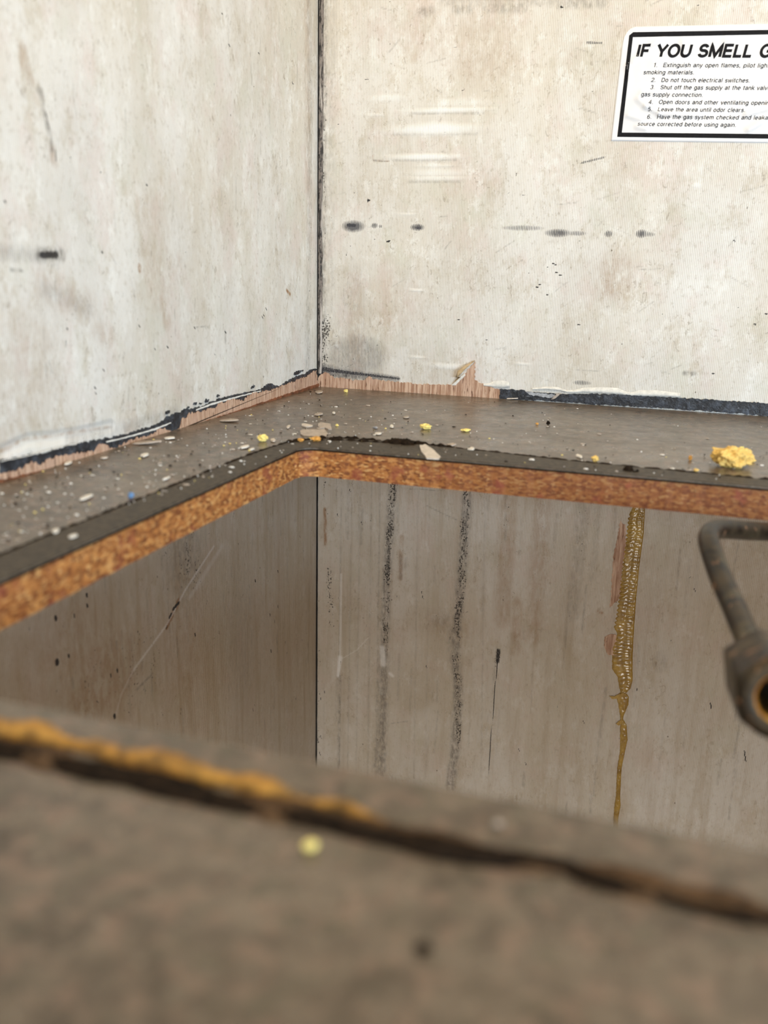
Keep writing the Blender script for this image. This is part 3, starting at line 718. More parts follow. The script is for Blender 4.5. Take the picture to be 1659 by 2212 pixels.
# lettering: plain grotesque letters built from strokes (cap height 1)
def arc(cx, cy, rx, ry, a0, a1, n=14):
    return [(cx+rx*math.cos(math.radians(a0+(a1-a0)*k/n)), cy+ry*math.sin(math.radians(a0+(a1-a0)*k/n))) for k in range(n+1)]
h_ = .37
GL = {
 'I': (.20, [[(.10, 0), (.10, 1)]]), 'F': (.72, [[(.08, 0), (.08, .945), (.70, .945)], [(.08, .50), (.62, .50)]]),
 'Y': (.84, [[(0, 1), (.42, .42), (.42, 0)], [(.84, 1), (.42, .42)]]),
 'O': (.98, [arc(.49, .5, .43, .46, 0, 360, 40)]), 'U': (.86, [[(.07, 1)]+arc(.43, .38, .36, .34, 180, 360, 18)+[(.79, 1)]]),
 'S': (.80, [arc(.40, .71, .30, .235, 15, 180, 12)+arc(.40, .70, .30, .19, 190, 255, 5)+arc(.40, .30, .33, .22, 75, -10, 7)+arc(.40, .29, .335, .235, -15, -170, 12)]),
 'M': (1.04, [[(.07, 0), (.07, .97), (.52, .08), (.97, .97), (.97, 0)]]),
 'E': (.76, [[(.76, .055), (.08, .055), (.08, .945), (.74, .945)], [(.08, .51), (.70, .51)]]), 'L': (.68, [[(.08, 1), (.08, .055), (.68, .055)]]),
 'G': (.98, [arc(.49, .5, .43, .46, 38, 335, 34)+[(.90, .46), (.52, .46)], [(.90, .46), (.90, 0)]]),
 'A': (.84, [[(.02, 0), (.42, .97), (.82, 0)], [(.17, .34), (.67, .34)]]),
 'D': (.86, [[(.08, .945), (.08, .055), (.40, .055)]+arc(.40, .5, .40, .445, -90, 90, 18)+[(.08, .945)]]),
 'H': (.86, [[(.08, 0), (.08, 1)], [(.78, 0), (.78, 1)], [(.08, .52), (.78, .52)]]),
 'a': (.66, [arc(.32, .54, .24, .16, 170, 20, 8)+[(.56, .50), (.56, .12), (.64, .03)], [(.56, .42), (.30, .40)]+arc(.26, .22, .20, .17, 90, 290, 12)+[(.46, .11), (.56, .24)]]),
 'b': (.68, [[(.08, 0), (.08, 1)], arc(.36, .36, .27, .33, 0, 360, 26)]), 'c': (.62, [arc(.33, .36, .27, .33, 42, 318, 20)]),
 'd': (.68, [[(.61, 0), (.61, 1)], arc(.33, .36, .27, .33, 0, 360, 26)]), 'e': (.68, [[(.07, .37), (.62, .37)]+arc(.34, .36, .28, .33, 4, 310, 24)]),
 'f': (.36, [[(.16, 0), (.16, .80)]+arc(.30, .80, .14, .16, 180, 95, 6), [(0, .70), (.34, .70)]]),
 'g': (.68, [arc(.33, .36, .27, .33, 0, 360, 26), [(.61, .72), (.61, -.06)]+arc(.34, -.06, .27, .18, 0, -150, 12)]),
 'h': (.66, [[(.08, 0), (.08, 1)], [(.08, .42)]+arc(.33, .44, .25, .25, 170, 0, 10)+[(.58, 0)]]), 'i': (.18, [[(.09, 0), (.09, .72)], [(.09, .88), (.09, 1)]]),
 'k': (.60, [[(.08, 0), (.08, 1)], [(.56, .72), (.08, .26)], [(.24, .42), (.60, 0)]]), 'l': (.18, [[(.09, 0), (.09, 1)]]),
 'm': (1.02, [[(.08, 0), (.08, .72)], [(.08, .44)]+arc(.29, .46, .21, .23, 170, 0, 10)+[(.50, 0)], [(.50, .44)]+arc(.72, .46, .22, .23, 170, 0, 10)+[(.94, 0)]]),
 'n': (.66, [[(.08, 0), (.08, .72)], [(.08, .42)]+arc(.33, .44, .25, .25, 170, 0, 10)+[(.58, 0)]]), 'o': (.68, [arc(.34, .36, .28, .33, 0, 360, 26)]),
 'p': (.68, [[(.08, -.27), (.08, .72)], arc(.36, .36, .27, .33, 0, 360, 26)]), 'q': (.68, [[(.61, -.27), (.61, .72)], arc(.33, .36, .27, .33, 0, 360, 26)]),
 'r': (.40, [[(.08, 0), (.08, .72)], [(.08, .42)]+arc(.30, .44, .22, .24, 170, 85, 7)]),
 's': (.60, [arc(.30, .52, .22, .16, 15, 200, 12)+arc(.30, .20, .24, .165, 60, -165, 15)]),
 't': (.36, [[(.16, .92), (.16, .14)]+arc(.26, .14, .10, .10, 180, 280, 6), [(0, .70), (.32, .70)]]), 'u': (.66, [[(.08, .72)]+arc(.32, .28, .24, .25, 180, 350, 12)+[(.57, .35)], [(.57, 0), (.57, .72)]]),
 'v': (.60, [[(.02, .72), (.30, .02), (.58, .72)]]), 'w': (.90, [[(.02, .72), (.24, .02), (.45, .68), (.66, .02), (.88, .72)]]), 'x': (.6, [[(.03, 0), (.57, .72)], [(.03, .72), (.57, 0)]]),
 'y': (.60, [[(.02, .72), (.30, .02)], [(.58, .72), (.30, .02), (.22, -.18), (.06, -.24)]]),
 '1': (.62, [[(.12, .76), (.36, .94), (.36, 0)]]), '2': (.68, [arc(.34, .68, .27, .27, 165, -30, 14)+[(.08, .05), (.64, .05)]]),
 '3': (.68, [arc(.33, .73, .25, .23, 150, -80, 12), arc(.33, .27, .28, .24, 85, -155, 14)]), '4': (.68, [[(.48, 0), (.48, .95), (.05, .25), (.66, .25)]]),
 '5': (.68, [[(.60, .945), (.16, .945), (.11, .50)]+arc(.34, .32, .27, .28, 120, -150, 16)]), '6': (.68, [arc(.34, .31, .27, .27, 0, 360, 24), [(.07, .34)]+arc(.38, .55, .31, .41, 180, 50, 10)]),
 '.': (.26, [[(.13, 0), (.13, .13)]]), ',': (.26, [[(.15, .13), (.13, 0), (.06, -.14)]]), '(': (.32, [arc(.50, .38, .40, .66, 125, 235, 10)]), ')': (.32, [arc(-.18, .38, .40, .66, 55, -55, 10)]),
}
def strokes(body, gap):
    out = []; x = 0
    for ch in body:
        if ch == ' ': x += .38+gap; continue
        w_, pl = GL[ch]
        out += [[(px+x, py) for px, py in l] for l in pl]; x += w_+gap
    return out, x-gap
def lettering(body, sub, p0, p1, cap, wt=.11, gap=.17, slant=.22, nm='printed_line'):
    """baseline from p0 to p1 (points on the label) is spanned by the text 'sub'; cap = cap height in metres"""
    a = sx(*p0); c = sx(*p1); L = math.hypot(c[0]-a[0], c[1]-a[1]); th = math.atan2(c[1]-a[1], c[0]-a[0])
    kx = L/strokes(sub, gap)[1]; bm = bmesh.new(); hw = wt/2*cap
    for pl in strokes(body, gap)[0]:
        P_ = [Vector((x*kx, y*cap)) for x, y in pl]
        Q_ = []
        for i_ in range(len(P_)-1):
            n_ = max(1, int((P_[i_+1]-P_[i_]).length/.0012)); Q_ += [P_[i_].lerp(P_[i_+1], k/n_) for k in range(n_)]
        Q_.append(P_[-1]); closed = (Q_[0]-Q_[-1]).length < 1e-6; prev = None
        for i_, q in enumerate(Q_):
            d0 = (q-Q_[i_-1]) if i_ else ((Q_[-1]-Q_[-2]) if closed else None); d1 = (Q_[i_+1]-q) if i_ < len(Q_)-1 else ((Q_[1]-Q_[0]) if closed else None)
            d0 = (d0 or d1).normalized(); d1 = (d1 or d0).normalized()
            n0 = Vector((-d0.y, d0.x)); n1 = Vector((-d1.y, d1.x)); m = (n0+n1)
            m = n0 if m.length < .3 else m.normalized(); mt = hw/max(.45, m.dot(n0))
            r_ = []
            for sgn in (-1, 1):
                v = q+m*mt*sgn; x = v.x+v.y*slant; z = v.y
                r_.append(bm.verts.new(s3(a[0]+x*math.cos(th)-z*math.sin(th), a[1]+x*math.sin(th)+z*math.cos(th), .00018)))
            if prev: bm.faces.new((prev[0], r_[0], r_[1], prev[1]))
            prev = r_
    bmesh.ops.delete(bm, geom=[f for f in bm.faces if max((v.co.x-C0[0]) for v in f.verts) > W-.014], context='FACES')
    bm.normal_update()
    for f in bm.faces:
        if f.normal.y > 0: f.normal_flip()
    return obj(nm, bm, M_INK, stick)
capT = sx(385, 435)[1]-sx(385, 552)[1]; capB = (sx(640, 612)[1]-sx(640, 652)[1])
lettering('IF YOU SMELL GAS', 'IF YOU SMELL', (380, 552), (1490, 555), capT, .235, .17, .12, 'printed_title')
for body, sub, p0, p1 in (
    ('1.', '1.', (545, 652), (583, 653)), ('Extinguish any open flames, pilot lights and all', 'Extinguish any open flames,', (640, 652), (1390, 656)),
    ('smoking materials.', 'smoking materials.', (448, 722), (940, 724)), ('2.', '2.', (522, 796), (566, 797)),
    ('Do not touch electrical switches.', 'Do not touch electrical switches.', (622, 797), (1480, 802)), ('3.', '3.', (513, 867), (557, 868)),
    ('Shut off the gas supply at the tank valve(s) or', 'Shut off the gas supply at the tank', (612, 868), (1522, 874)),
    ('gas supply connection.', 'gas supply connection.', (425, 937), (1025, 942)), ('4.', '4.', (498, 1010), (541, 1011)),
    ('Open doors and other ventilating openings.', 'Open doors and other ventilating', (597, 1010), (1465, 1018)), ('5.', '5.', (490, 1081), (532, 1082)),
    ('Leave the area until odor clears.', 'Leave the area until odor clears.', (588, 1082), (1435, 1089)), ('6.', '6.', (482, 1154), (525, 1155)),
    ('Have the gas system checked and leakage', 'Have the gas system checked and', (580, 1155), (1490, 1162)),
    ('source corrected before using again.', 'source corrected before using again.', (392, 1222), (1347, 1233))):
    lettering(body, sub, p0, p1, capB, .150, .15, .12)

# ------------------------------------------------------------------ worktop with cut-out
T = .018; X0, X1 = .0012, 1.30; Y1, Y0 = -.0012, -.98
HX0, HX1, HY1, HY0 = .1005, .66, -.2685, -.608
def rrect(x0, x1, y0, y1, r, n=10, ny=0):
    P = []
    for cx, cy, a0 in ((x1-r, y1-r, 0), (x0+r, y1-r, 90), (x0+r, y0+r, 180), (x1-r, y0+r, 270)):
        for k in range(n+1):
            a = math.radians(a0+90*k/n); P.append((cx+r*math.cos(a), cy+r*math.sin(a)))
    return P
def ring_mesh(outer, inner, z0, z1):
    """outer rectangle and inner loop, both counter-clockwise; slab with a hole"""
    bm = bmesh.new(); res = {}
    for z in (z0, z1):
        o_ = [bm.verts.new((x, y, z)) for x, y in outer]; i_ = [bm.verts.new((x, y, z)) for x, y in inner]
        eo = [bm.edges.new((o_[k], o_[(k+1) % len(o_)])) for k in range(len(o_))]
        ei = [bm.edges.new((i_[k], i_[(k+1) % len(i_)])) for k in range(len(i_))]
        bmesh.ops.triangle_fill(bm, use_beauty=True, use_dissolve=False, edges=eo+ei)
        res[z] = (o_, i_)
    for a, c in ((res[z0][0], res[z1][0]), (res[z0][1], res[z1][1])):
        n = len(a)
        for k in range(n): bm.faces.new((a[k], a[(k+1) % n], c[(k+1) % n], c[k]))
    bmesh.ops.recalc_face_normals(bm, faces=bm.faces)
    return bm
rr = random.Random(5)
hole = rrect(HX0, HX1, HY0, HY1, .011)
hole_d = [tuple(p) for p in densify(hole, .004, .0, 6)]
outer = [(X1, Y1), (X0, Y1), (X0, Y0), (X1, Y0)]
worktop = empty('worktop', (.38, -.5, -T))
tag(worktop, 'brown laminate worktop with a cooktop cut-out fitted into the corner', 'worktop')
def par(o):
    o.parent = worktop; o.matrix_parent_inverse = worktop.matrix_world.inverted() if False else Matrix.Translation((-.38, .5, T)); return o
par(obj('laminate_surface', ring_mesh(outer, hole_d, -.0010, 0), M_LAM))
cut = [(p[0]+rr.uniform(-.0003, .0003)-0*.0, p[1]+rr.uniform(-.0003, .0003)) for p in hole_d]
par(obj('chipboard_core', ring_mesh(outer, cut, -T, -.0011), M_CHIP))
# dark seam under the laminate
par(obj('seam_line', ring_mesh(rrect(HX0-.02, HX1+.02, HY0-.02, HY1+.02, .02), [(x+(.0003 if x > .38 else -.0003)*0, y) for x, y in rrect(HX0+.0004, HX1-.0004, HY0+.0004, HY1-.0004, .0108)], -.0018, -.0009), M_BLACKRES))
# greasy band where the cooktop flange sat (left and back sides)
def noisy_line(pts, step, amp, seed, sc=60):
    out = densify(pts, step, 0, seed, closed=False); out.append(Vector(pts[-1])); res_ = []
    for p in out:
        res_.append((p.x+amp*mnoise.noise(Vector((p.x*sc, p.y*sc, seed))), p.y+amp*mnoise.noise(Vector((p.x*sc, p.y*sc, seed+9)))))
    return res_
rim = [(.0805, -.62), (.0810, -.50), (.0816, -.40), (.0822, -.300), (.0865, -.262), (.0985, -.2395), (.118, -.2300), (.155, -.2285), (.20, -.2340), (.26, -.2420), (.36, -.2475), (.52, -.250), (.68, -.250)]
rim_n = noisy_line(rim, .003, .0022, 3)
arc = [(HX0+.0004, -.62)] + [p for p in rrect(HX0+.0002, HX1, HY0, HY1+.0, .0110)[11:22]][::-1] + [(HX1+.02, HY1)]
bm = bmesh.new(); z_ = .00025
inner = []; n = len(rim_n)
def inpt(p):      # nearest point of the hole edge
    x = max(p[0], HX0); y = min(p[1], HY1); cx, cy, r = HX0+.011, HY1-.011, .011
    if p[0] < cx and p[1] > cy or (x <= cx and y >= cy):
        d = Vector((p[0]-cx, p[1]-cy))
        if d.length < 1e-9: d = Vector((-1, 1))
        d.normalize(); return (cx+r*d.x, cy+r*d.y)
    if p[1] <= cy: return (HX0, p[1])
    return (p[0], HY1)
vo = [bm.verts.new((p[0], p[1], 0.00005)) for p in rim_n]; vm = []; vi = []; vl = []
for p in rim_n:
    q_ = inpt(p); m_ = (p[0]+(q_[0]-p[0])*.08, p[1]+(q_[1]-p[1])*.08)
    vm.append(bm.verts.new((m_[0], m_[1], z_))); vi.append(bm.verts.new((q_[0], q_[1], z_))); 
    qq = (q_[0]+(q_[0]-p[0])*.012, q_[1]+(q_[1]-p[1])*.012); vl.append(bm.verts.new((qq[0], qq[1], -.0002)))
for k in range(n-1):
    for a, c in ((vo, vm), (vm, vi), (vi, vl)): bm.faces.new((a[k], a[k+1], c[k+1], c[k]))
bmesh.ops.recalc_face_normals(bm, faces=bm.faces)
for f in bm.faces:
    if f.normal.z < 0: f.normal_flip()
par(obj('greasy_band', bm, M_BAND))
# beads of residue
def bead(pts, r0, hz, mat, name, seed, step=.0012, amp=.6, sc=260, rfun=None):
    path = densify(pts, step, 0, seed, closed=False); bm = bmesh.new(); prev = None; K = 9
    for i in range(1, len(path)-1):
        p = path[i]; d = (path[i+1]-path[i-1]).normalized(); nn = Vector((-d.y, d.x)); u = i/len(path)
        g = 1+amp*mnoise.noise(Vector((p.x*sc, p.y*sc, seed)))*1.6
        r = r0*max(.12, g)*(rfun(u) if rfun else 1); ring = []
        off = r0*.6*mnoise.noise(Vector((p.x*90, p.y*90, seed+4)))
        for k in range(K):
            a = math.pi*k/(K-1); x = math.cos(a); h = math.sin(a)
            q2 = p+nn*(x*r+off); jit = .25*r*mnoise.noise(Vector((q2.x*900, q2.y*900, k)))
            ring.append(bm.verts.new((q2.x, q2.y, max(-.0002, h*hz*min(1.4, g)*(rfun(u)**.5 if rfun else 1)+jit*h) if 0 < k < K-1 else -.0002)))
        if prev:
            for k in range(K-1): bm.faces.new((prev[k], prev[k+1], ring[k+1], ring[k]))
        prev = ring
    bmesh.ops.recalc_face_normals(bm, faces=bm.faces)
    o = obj(name, bm, mat, None, True)
    return par(o)
bead(rim[:6], .0009, .0006, M_BLACKRES, 'black_residue', 3, amp=1.0)
bead(rim[4:9], .0016, .0013, M_BLACKRES, 'black_residue', 8, amp=1.1)
bead([(.100, -.246), (.118, -.238), (.150, -.2345)], .0016, .0012, M_BLACKRES, 'black_residue', 18, amp=1.2)
bead(rim[8:], .0010, .0006, M_BLACKRES, 'black_residue', 9, amp=1.0)
bead([(.145, -.2335), (.165, -.2335)], .003, .0024, M_BLACKRES, 'black_residue', 5, amp=1.0)
bead([top(1345, 1015), top(1385, 1022)], .0026, .0020, M_BLACKRES, 'black_residue', 6, amp=.9)
# near side
bead([(.12, -.6285), (.19, -.6275), (.25, -.6278), (.31, -.6275), (.36, -.6275), (.60, -.628)], .0030, .0012, M_BROWNRES, 'brown_residue', 21, step=.0015, amp=.7, sc=70)
bead([(.12, -.6215), (.17, -.6205), (.20, -.6210), (.235, -.6225), (.275, -.6255)], .0050, .0034, M_AMBERRES, 'amber_residue', 22, step=.0015, amp=.55, sc=80, rfun=lambda u: max(.15, 1.15-u*.95))
bead([(.12, -.6295), (.19, -.6290), (.25, -.6298), (.29, -.6300), (.308, -.6270), (.325, -.6300), (.36, -.6300), (.60, -.630)], .0021, .0019, M_BLACKRES, 'black_residue', 23, step=.0015, amp=.5, sc=90, rfun=lambda u: 1.25 if u < .25 else max(.55, 1.25-(u-.25)*1.5))

# base cabinet: side and rail carrying the worktop
cab = empty('base_cabinet', (.7, -.9, -.88))
tag(cab, 'plain brown base cabinet frame carrying the worktop', 'cabinet')
def parc(o): o.parent = cab; o.matrix_parent_inverse = Matrix.Translation((-.7, .9, .88)); return o
parc(obj('side_panel', add_box(bmesh.new(), (1.26, -.95, -.88), (1.278, -.0012, -T)), M_CABWOOD))
# ------------------------------------------------------------------ gas pipe
def catmull(P, n=14):
    out = []
    for i in range(len(P)-1):
        p0 = P[max(0, i-1)]; p1 = P[i]; p2 = P[i+1]; p3 = P[min(len(P)-1, i+2)]
        for k in range(n):
            t = k/n; out.append(.5*((2*p1)+(p2-p0)*t+(2*p0-5*p1+4*p2-p3)*t*t+(3*p1-p0-3*p2+p3)*t**3))
    out.append(P[-1]); return out
def tube(bm, path, rf, K=28, caps=True):
    nrm = Vector((0, 0, 1)); prev = None
    for i, p in enumerate(path):
        d = (path[min(i+1, len(path)-1)]-path[max(i-1, 0)]).normalized()
        nrm = (nrm-d*nrm.dot(d)).normalized(); bi = d.cross(nrm); r = rf(i/(len(path)-1)) if callable(rf) else rf
        ring = [bm.verts.new(p+(nrm*math.cos(2*math.pi*k/K)+bi*math.sin(2*math.pi*k/K))*r) for k in range(K)]
        if prev:
            for k in range(K): bm.faces.new((prev[k], prev[(k+1) % K], ring[(k+1) % K], ring[k]))
        elif caps: bm.faces.new(ring[::-1])
        prev = ring
    if caps: bm.faces.new(prev)
P = [Vector((.62, -.30, -.30)), Vector((.60, -.30, -.12)), Vector((.56, -.305, -.045)), deep(1800, 1150, .50), deep(1700, 1150, .485), deep(1620, 1147, .462), deep(1565, 1143, .445), deep(1541, 1146, .435), deep(1531, 1160, .424), deep(1535, 1185, .412),
     deep(1554, 1240, .392), deep(1585, 1310, .365), deep(1611, 1370, .342), deep(1634, 1425, .322)]
pipe = empty('gas_pipe', P[0]); tag(pipe, 'bent tarnished copper gas pipe rising inside the worktop cut-out', 'pipe')
def parp(o): o.parent = pipe; o.matrix_parent_inverse = Matrix.Translation(-P[0]); return o
bm = bmesh.new(); path = catmull(P); tube(bm, path, .00475)
parp(obj('tube', bm, M_BRASS, None, True))
ax0 = deep(1634, 1425, .322); ax1 = deep(1690, 1512, .268)
A = (ax1-ax0).normalized()
q_ = A.to_track_quat('Z', 'Y').to_matrix().to_4x4()
def lathe(prof, K=48, hexa=None):
    bm = bmesh.new(); prev = None
    for (z, r, hx) in prof:
        ring = []
        for k in range(K):
            a = 2*math.pi*k/K
            rr_ = r
            if hx:
                aa = (a+.35) % (math.pi/3)-math.pi/6; rr_ = min(r*1.06, r*.92/math.cos(aa))
            ring.append(bm.verts.new((rr_*math.cos(a), rr_*math.sin(a), z)))
        if prev:
            for k in range(K): bm.faces.new((prev[k], prev[(k+1) % K], ring[(k+1) % K], ring[k]))
        prev = ring
    return bm
LN = (ax1-ax0).length
def place(bm, mat, name, smooth=True):
    for v in bm.verts: v.co = ax0+(q_ @ v.co)
    bmesh.ops.recalc_face_normals(bm, faces=bm.faces)
    return parp(obj(name, bm, mat, None, smooth))
nut = place(lathe([(-.006, .0050, 0), (-.005, .0062, 0), (.000, .0070, 0), (.004, .0086, 0), (.010, .0118, 1), (.012, .0128, 1), (LN-.004, .0132, 1), (LN-.001, .0126, 0), (LN, .0112, 0), (LN+.0003, .0090, 0), (LN-.0003, .0076, 0)]), M_BRASS, 'flare_nut')
bore = place(lathe([(LN-.0002, .0077, 0), (LN-.0010, .0070, 0), (LN-.0030, .0066, 0), (LN-.010, .0060, 0), (LN-.014, .0040, 0)]), M_BORE, 'copper_bore')
place(lathe([(LN-.0139, .0041, 0), (LN-.020, .0038, 0), (LN-.0201, .00001, 0)]), M_DARK, 'dark_hollow')

# ------------------------------------------------------------------ debris
def flake(name, px, py, wpx, hpx, mat, seed, thick=.0006, tilt=.15, rot=0.0, n=11, z=.0004):
    """thin chip lying on the worktop; wpx x hpx is its apparent size in photograph pixels"""
    x, y = top(px, py); d = math.dist((x, y, 0), CAM); k = d/FPX
    rx = wpx*k/2; sy = hpx*k/2/max(.25, .109/d*1.0)
    rr = random.Random(seed); bm = bmesh.new(); a0 = rr.random()
    lo_, hi_ = [], []
    for i in range(n):
        a = 2*math.pi*(i+a0)/n; f = .78+.34*rr.random()
        dx = rx*f*math.cos(a); dy = sy*f*math.sin(a); zz = z+abs(tilt)*rx*.5+tilt*dx*.5
        lo_.append(bm.verts.new((dx, dy, zz))); hi_.append(bm.verts.new((dx*.93, dy*.93, zz+thick)))
    bm.faces.new(hi_); bm.faces.new(lo_[::-1])
    for i in range(n): bm.faces.new((lo_[i], lo_[(i+1) % n], hi_[(i+1) % n], hi_[i]))
    o = obj(name, bm, mat); o.location = (x, y, 0); o.rotation_euler = (0, 0, YAW+rot); return o
def crumb(name, px, py, wpx, hpx, mat, seed, rough=.35, sub=3, sc=2.2):
    x, y = top(px, py); d = math.dist((x, y, 0), CAM); k = d/FPX; rx = wpx*k/2; rz = hpx*k/2
    bm = bmesh.new(); bmesh.ops.create_icosphere(bm, subdivisions=sub, radius=1)
    for v in bm.verts:
        nz_ = mnoise.fractal(v.co*sc+Vector((seed, 0, 0)), 1.0, 2.0, 4); f = 1+rough*nz_*1.4
        v.co = Vector((v.co.x*f*rx, v.co.y*f*rx*.8, max(-.96, v.co.z*f)*rz+rz*.93))
    o = obj(name, bm, mat); o.location = (x, y, 0.0001); o.rotation_euler = (0, 0, YAW); return o
FG = 'pale paint flakes on the worktop'; CG = 'yellow foam crumbs on the worktop'
def traced(pts, mat, lab, z=.0008, th=.0007):
    P2 = [top(x, y, z) for x, y in pts]; cx = sum(p[0] for p in P2)/len(P2); cy = sum(p[1] for p in P2)/len(P2)
    o = plate('paint_flake', [(p[0]-cx, p[1]-cy) for p in P2], lambda u, v: (u, v, 0), (0, 0, 1), 0, th, mat, None, .003, .0002, int(cx*1e4))
    o.location = (cx, cy, .0003); o.rotation_euler = (.02, .03, 0); tag(o, lab, 'flake', FG)
def c1(L): return [(500+x/4.1475, 880+y/4.1475) for x, y in L]
def c6(L): return [(450+x/2.552, 740+y/2.552) for x, y in L]
traced(c1([(615, 215), (640, 205), (780, 203), (835, 198), (862, 235), (840, 262), (740, 255), (640, 250), (620, 240)]), M_FLAKEP, 'largest pinkish grey oblong flake at the inner corner of the cut-out')
traced(c1([(775, 150), (800, 140), (850, 145), (885, 150), (900, 190), (870, 193), (840, 180), (800, 185), (775, 170)]), M_FLAKEP, 'rounded grey flake just above the largest oblong flake')
traced(c1([(628, 150), (650, 147), (728, 160), (725, 168), (665, 172), (630, 165)]), M_FLAKE, 'narrow white flake upper left of the largest oblong flake')
traced(c6([(1165, 560), (1180, 560), (1195, 555), (1240, 580), (1283, 615), (1270, 625), (1205, 622), (1175, 590)]), M_FLAKE, 'long pale flake lying across the back edge of the cut-out', .002)
items = [
 ('f', 623, 924, 8, 10, M_FLAKE, 'small upright pale flake left of the narrow white flake'),
 ('f', 1017, 972, 15, 8, M_WHITEF, 'white chip on the back strip below the splinter'),
 ('f', 817, 939, 16, 6, M_WHITEF, 'slim white chip right of the black crust'),
 ('f', 846, 923, 9, 9, M_WHITEF, 'tiny curled white chip on the middle of the back strip'),
 ('f', 878, 903, 14, 7, M_FLAKEP, 'thin grey curl on the back strip left of the yellow crumb'),
 ('f', 689, 849, 18, 9, M_FLAKEP, 'pointed grey flake lying under the wall corner'),
 ('f', 688, 897, 18, 9, M_FLAKEP, 'grey flake midway between wall corner and cut-out corner'),
 ('f', 721, 894, 8, 7, M_WHITEF, 'round white chip right of the grey flake near the corner'),
 ('f', 975, 963, 20, 8, M_FLAKEP, 'pale curl right of the long flake on the back strip'),
 ('f', 1251, 988, 12, 9, M_WHITEF, 'white chip left of the small cream crumb near the back edge'),
 ('f', 366, 949, 24, 7, M_WHITEF, 'oval white flake beside the left wall strip'),
 ('f', 312, 986, 18, 9, M_WHITEF, 'white flake in the middle of the left strip'),
 ('f', 187, 1077, 17, 13, M_WHITEF, 'white flake on the left strip left of the blue bead'),
 ('f', 147, 1003, 15, 9, M_WHITEF, 'broken white chip against the left wall base'),
 ('f', 528, 968, 18, 9, M_WHITEF, 'white chip left of the bright yellow crumb'),
 ('f', 590, 953, 12, 8, M_FLAKE, 'pale chip right of the bright yellow crumb'),
 ('f', 544, 973, 11, 6, M_WHITEF, 'white chip on the edge of the dark band near the corner'),
 ('f', 120, 1151, 14, 8, M_WHITEF, 'blurred white chip on the dark band of the left strip'),
 ('f', 158, 1162, 17, 8, M_WHITEF, 'second white chip on the dark band closer to the viewer'),
 ('f', 225, 992, 16, 4, M_FLAKE, 'flat pale sliver near the left wall'),
 ('f', 495, 911, 40, 7, M_FLAKEP, 'long grey sliver of torn film beside the left wall'),
 ('f', 318, 960, 60, 6, M_FLAKEP, 'longest grey film sliver lying against the left wall'),
 ('f', 360, 1036, 10, 8, M_WHITEF, 'white chip on the left strip just above the dark band'),
 ('f', 1110, 863, 36, 4, M_FLAKE, 'thin pale sliver under the black sealant end'),
 ('f', 1380, 873, 18, 4, M_FOAML, 'cream sliver against the back wall sealant'),
 ('c', 1578, 1008, 74, 42, M_FOAM, 'largest yellow foam chunk on the back strip at the right'),
 ('c', 568, 954, 22, 16, M_FOAML, 'bright yellow crumb left of the cut-out corner'),
 ('c', 920, 927, 24, 12, M_FOAML, 'yellow crumb in the middle of the back strip'),
 ('c', 1006, 932, 19, 6, M_FOAML, 'flat yellow crumb under the wooden splinter'),
 ('c', 683, 953, 22, 10, M_OCHRE, 'ochre crumb on the rounded corner of the cut-out'),
 ('c', 648, 954, 14, 7, M_OCHRE, 'smaller dark ochre crumb on the left of the cut-out corner'),
 ('c', 1285, 997, 15, 12, M_FOAM, 'small cream crumb near the back edge right of centre'),
 ('c', 1503, 1019, 10, 6, M_FOAM, 'tiny crumb on the dark band left of the foam chunk'),
 ('c', 1602, 972, 9, 7, M_FOAML, 'small pale crumb behind the foam chunk'),
 ('c', 1622, 998, 18, 8, M_FOAM, 'flat crumb right of the foam chunk'),
 ('c', 1491, 994, 8, 9, M_OCHRE, 'small brown crumb left of the foam chunk'),
 ('c', 747, 848, 8, 7, M_FOAML, 'round yellow crumb at the foot of the back wall near the corner'),
 ('c', 728, 921, 7, 5, M_FOAML, 'tiny yellow crumb right of the rounded grey flake'),
 ('c', 283, 1076, 12, 12, M_BLUE, 'small blue bead on the left strip at the dark band'),
 ('c', 811, 926, 10, 5, M_STEEL, 'small metal grey pellet on the back strip'),
 ('c', 1184, 918, 8, 9, M_BLACKRES, 'black speck on the right half of the back strip'),
 ('c', 1160, 918, 6, 5, M_OCHRE, 'tiny red brown speck beside the black speck'),
 ('c', 670, 1838, 30, 24, M_FOAML, 'blurred yellow crumb on the near strip of the worktop'),
 ('c', 913, 2055, 28, 20, M_BLACKRES, 'blurred dark crumb on the near strip of the worktop'),
 ('c', 1075, 1785, 20, 12, M_FLAKEP, 'blurred pale crumb on the near edge of the cut-out'),
]
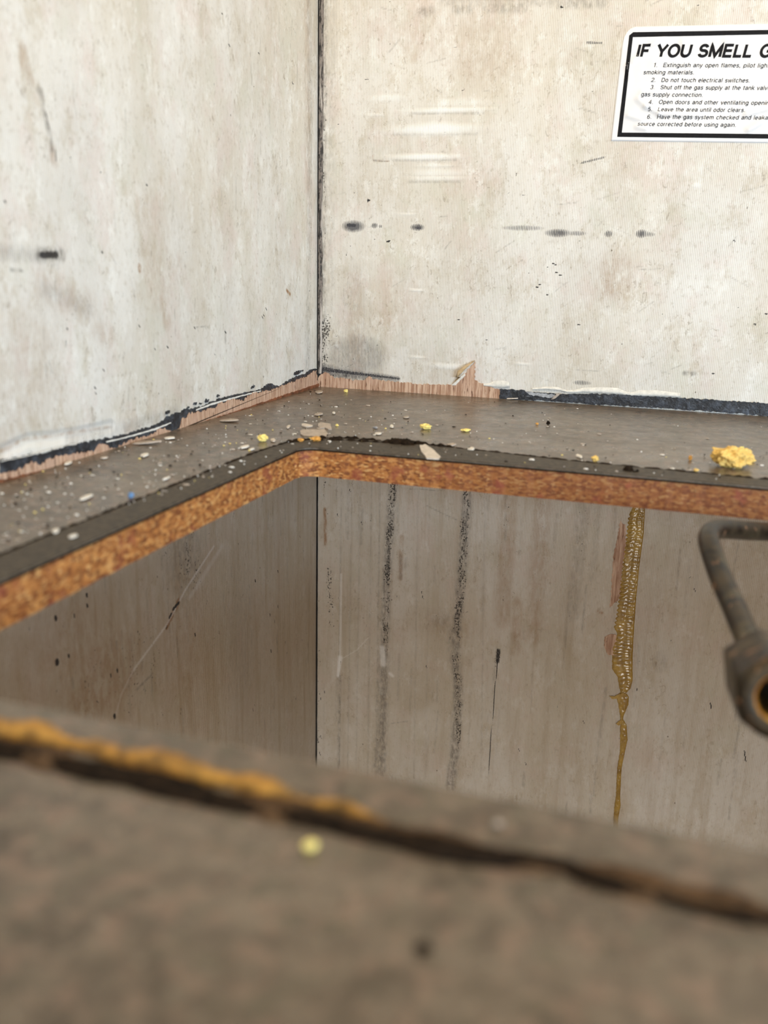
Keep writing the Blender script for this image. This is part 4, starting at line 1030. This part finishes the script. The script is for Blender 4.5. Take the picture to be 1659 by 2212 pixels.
for i, (k, px, py, ww, hh, m, lab) in enumerate(items):
    if k == 'f':
        o = flake('paint_flake', px, py, ww, hh, m, i, rot=.3*math.sin(i*3.1)*(1 if i != 0 else 0)); tag(o, lab, 'flake', FG)
    else:
        big = ww > 60
        nm = 'foam_chunk' if big else ('plastic_bead' if m is M_BLUE else 'metal_pellet' if m is M_STEEL else 'crumb')
        o = crumb(nm, px, py, ww, hh, m, i, .30 if big else .32, 5 if big else 3, 1.9 if big else 1.8)
        tag(o, lab, 'foam' if big else 'bead' if m is M_BLUE else 'crumb', CG if nm == 'crumb' else None)
# the countless specks
dust = bmesh.new()
def specks(mi, N, seed, smin, smax):
    rr = random.Random(seed); bm = dust; c = 0
    while c < N:
        if rr.random() < .55:
            px = rr.uniform(0, 700); t = px/685; ylo = 1045-215*t; yhi = 1190-230*t; py = ylo+(yhi-ylo)*rr.random()**.8
        else:
            px = 660+1000*rr.random()**1.7; t = (px-690)/970; ylo = 842+58*t; yhi = 975+80*t; py = ylo+(yhi-ylo)*rr.betavariate(2.2, 1.5)
        x, y = top(px, py)
        if x < .004 or y > -.004 or (x > HX0-.001 and y < HY1+.001): continue
        s_ = rr.uniform(smin, smax)*(.6+rr.random()**3*1.6); a = rr.random()*6.28; nn = rr.choice((4, 5, 6)); zt = rr.uniform(.00015, .0007)
        v1 = []; v2 = []
        for k in range(nn):
            q = a+2*math.pi*k/nn; f = rr.uniform(.6, 1.2)*s_; dx, dy = f*math.cos(q)*1.3, f*math.sin(q)*.8
            v1.append(bm.verts.new((x+dx, y+dy, .0003))); v2.append(bm.verts.new((x+dx*.7, y+dy*.7, .0003+zt)))
        bm.faces.new(v2).material_index = mi
        for k in range(nn): bm.faces.new((v1[k], v1[(k+1) % nn], v2[(k+1) % nn], v2[k])).material_index = mi
        c += 1
specks(0, 230, 3, .00025, .0008); specks(1, 190, 4, .00025, .0009); specks(2, 50, 5, .00025, .0007); specks(3, 230, 6, .0002, .0006)
bmesh.ops.recalc_face_normals(dust, faces=dust.faces)
d_ = obj('dust', dust, M_WHITEF)
for m in (M_FLAKEP, M_FOAML, M_BLACKRES): d_.data.materials.append(m)
tag(d_, 'fine pale, yellow and dark dust scattered over the worktop strips', 'dust', kind='stuff')
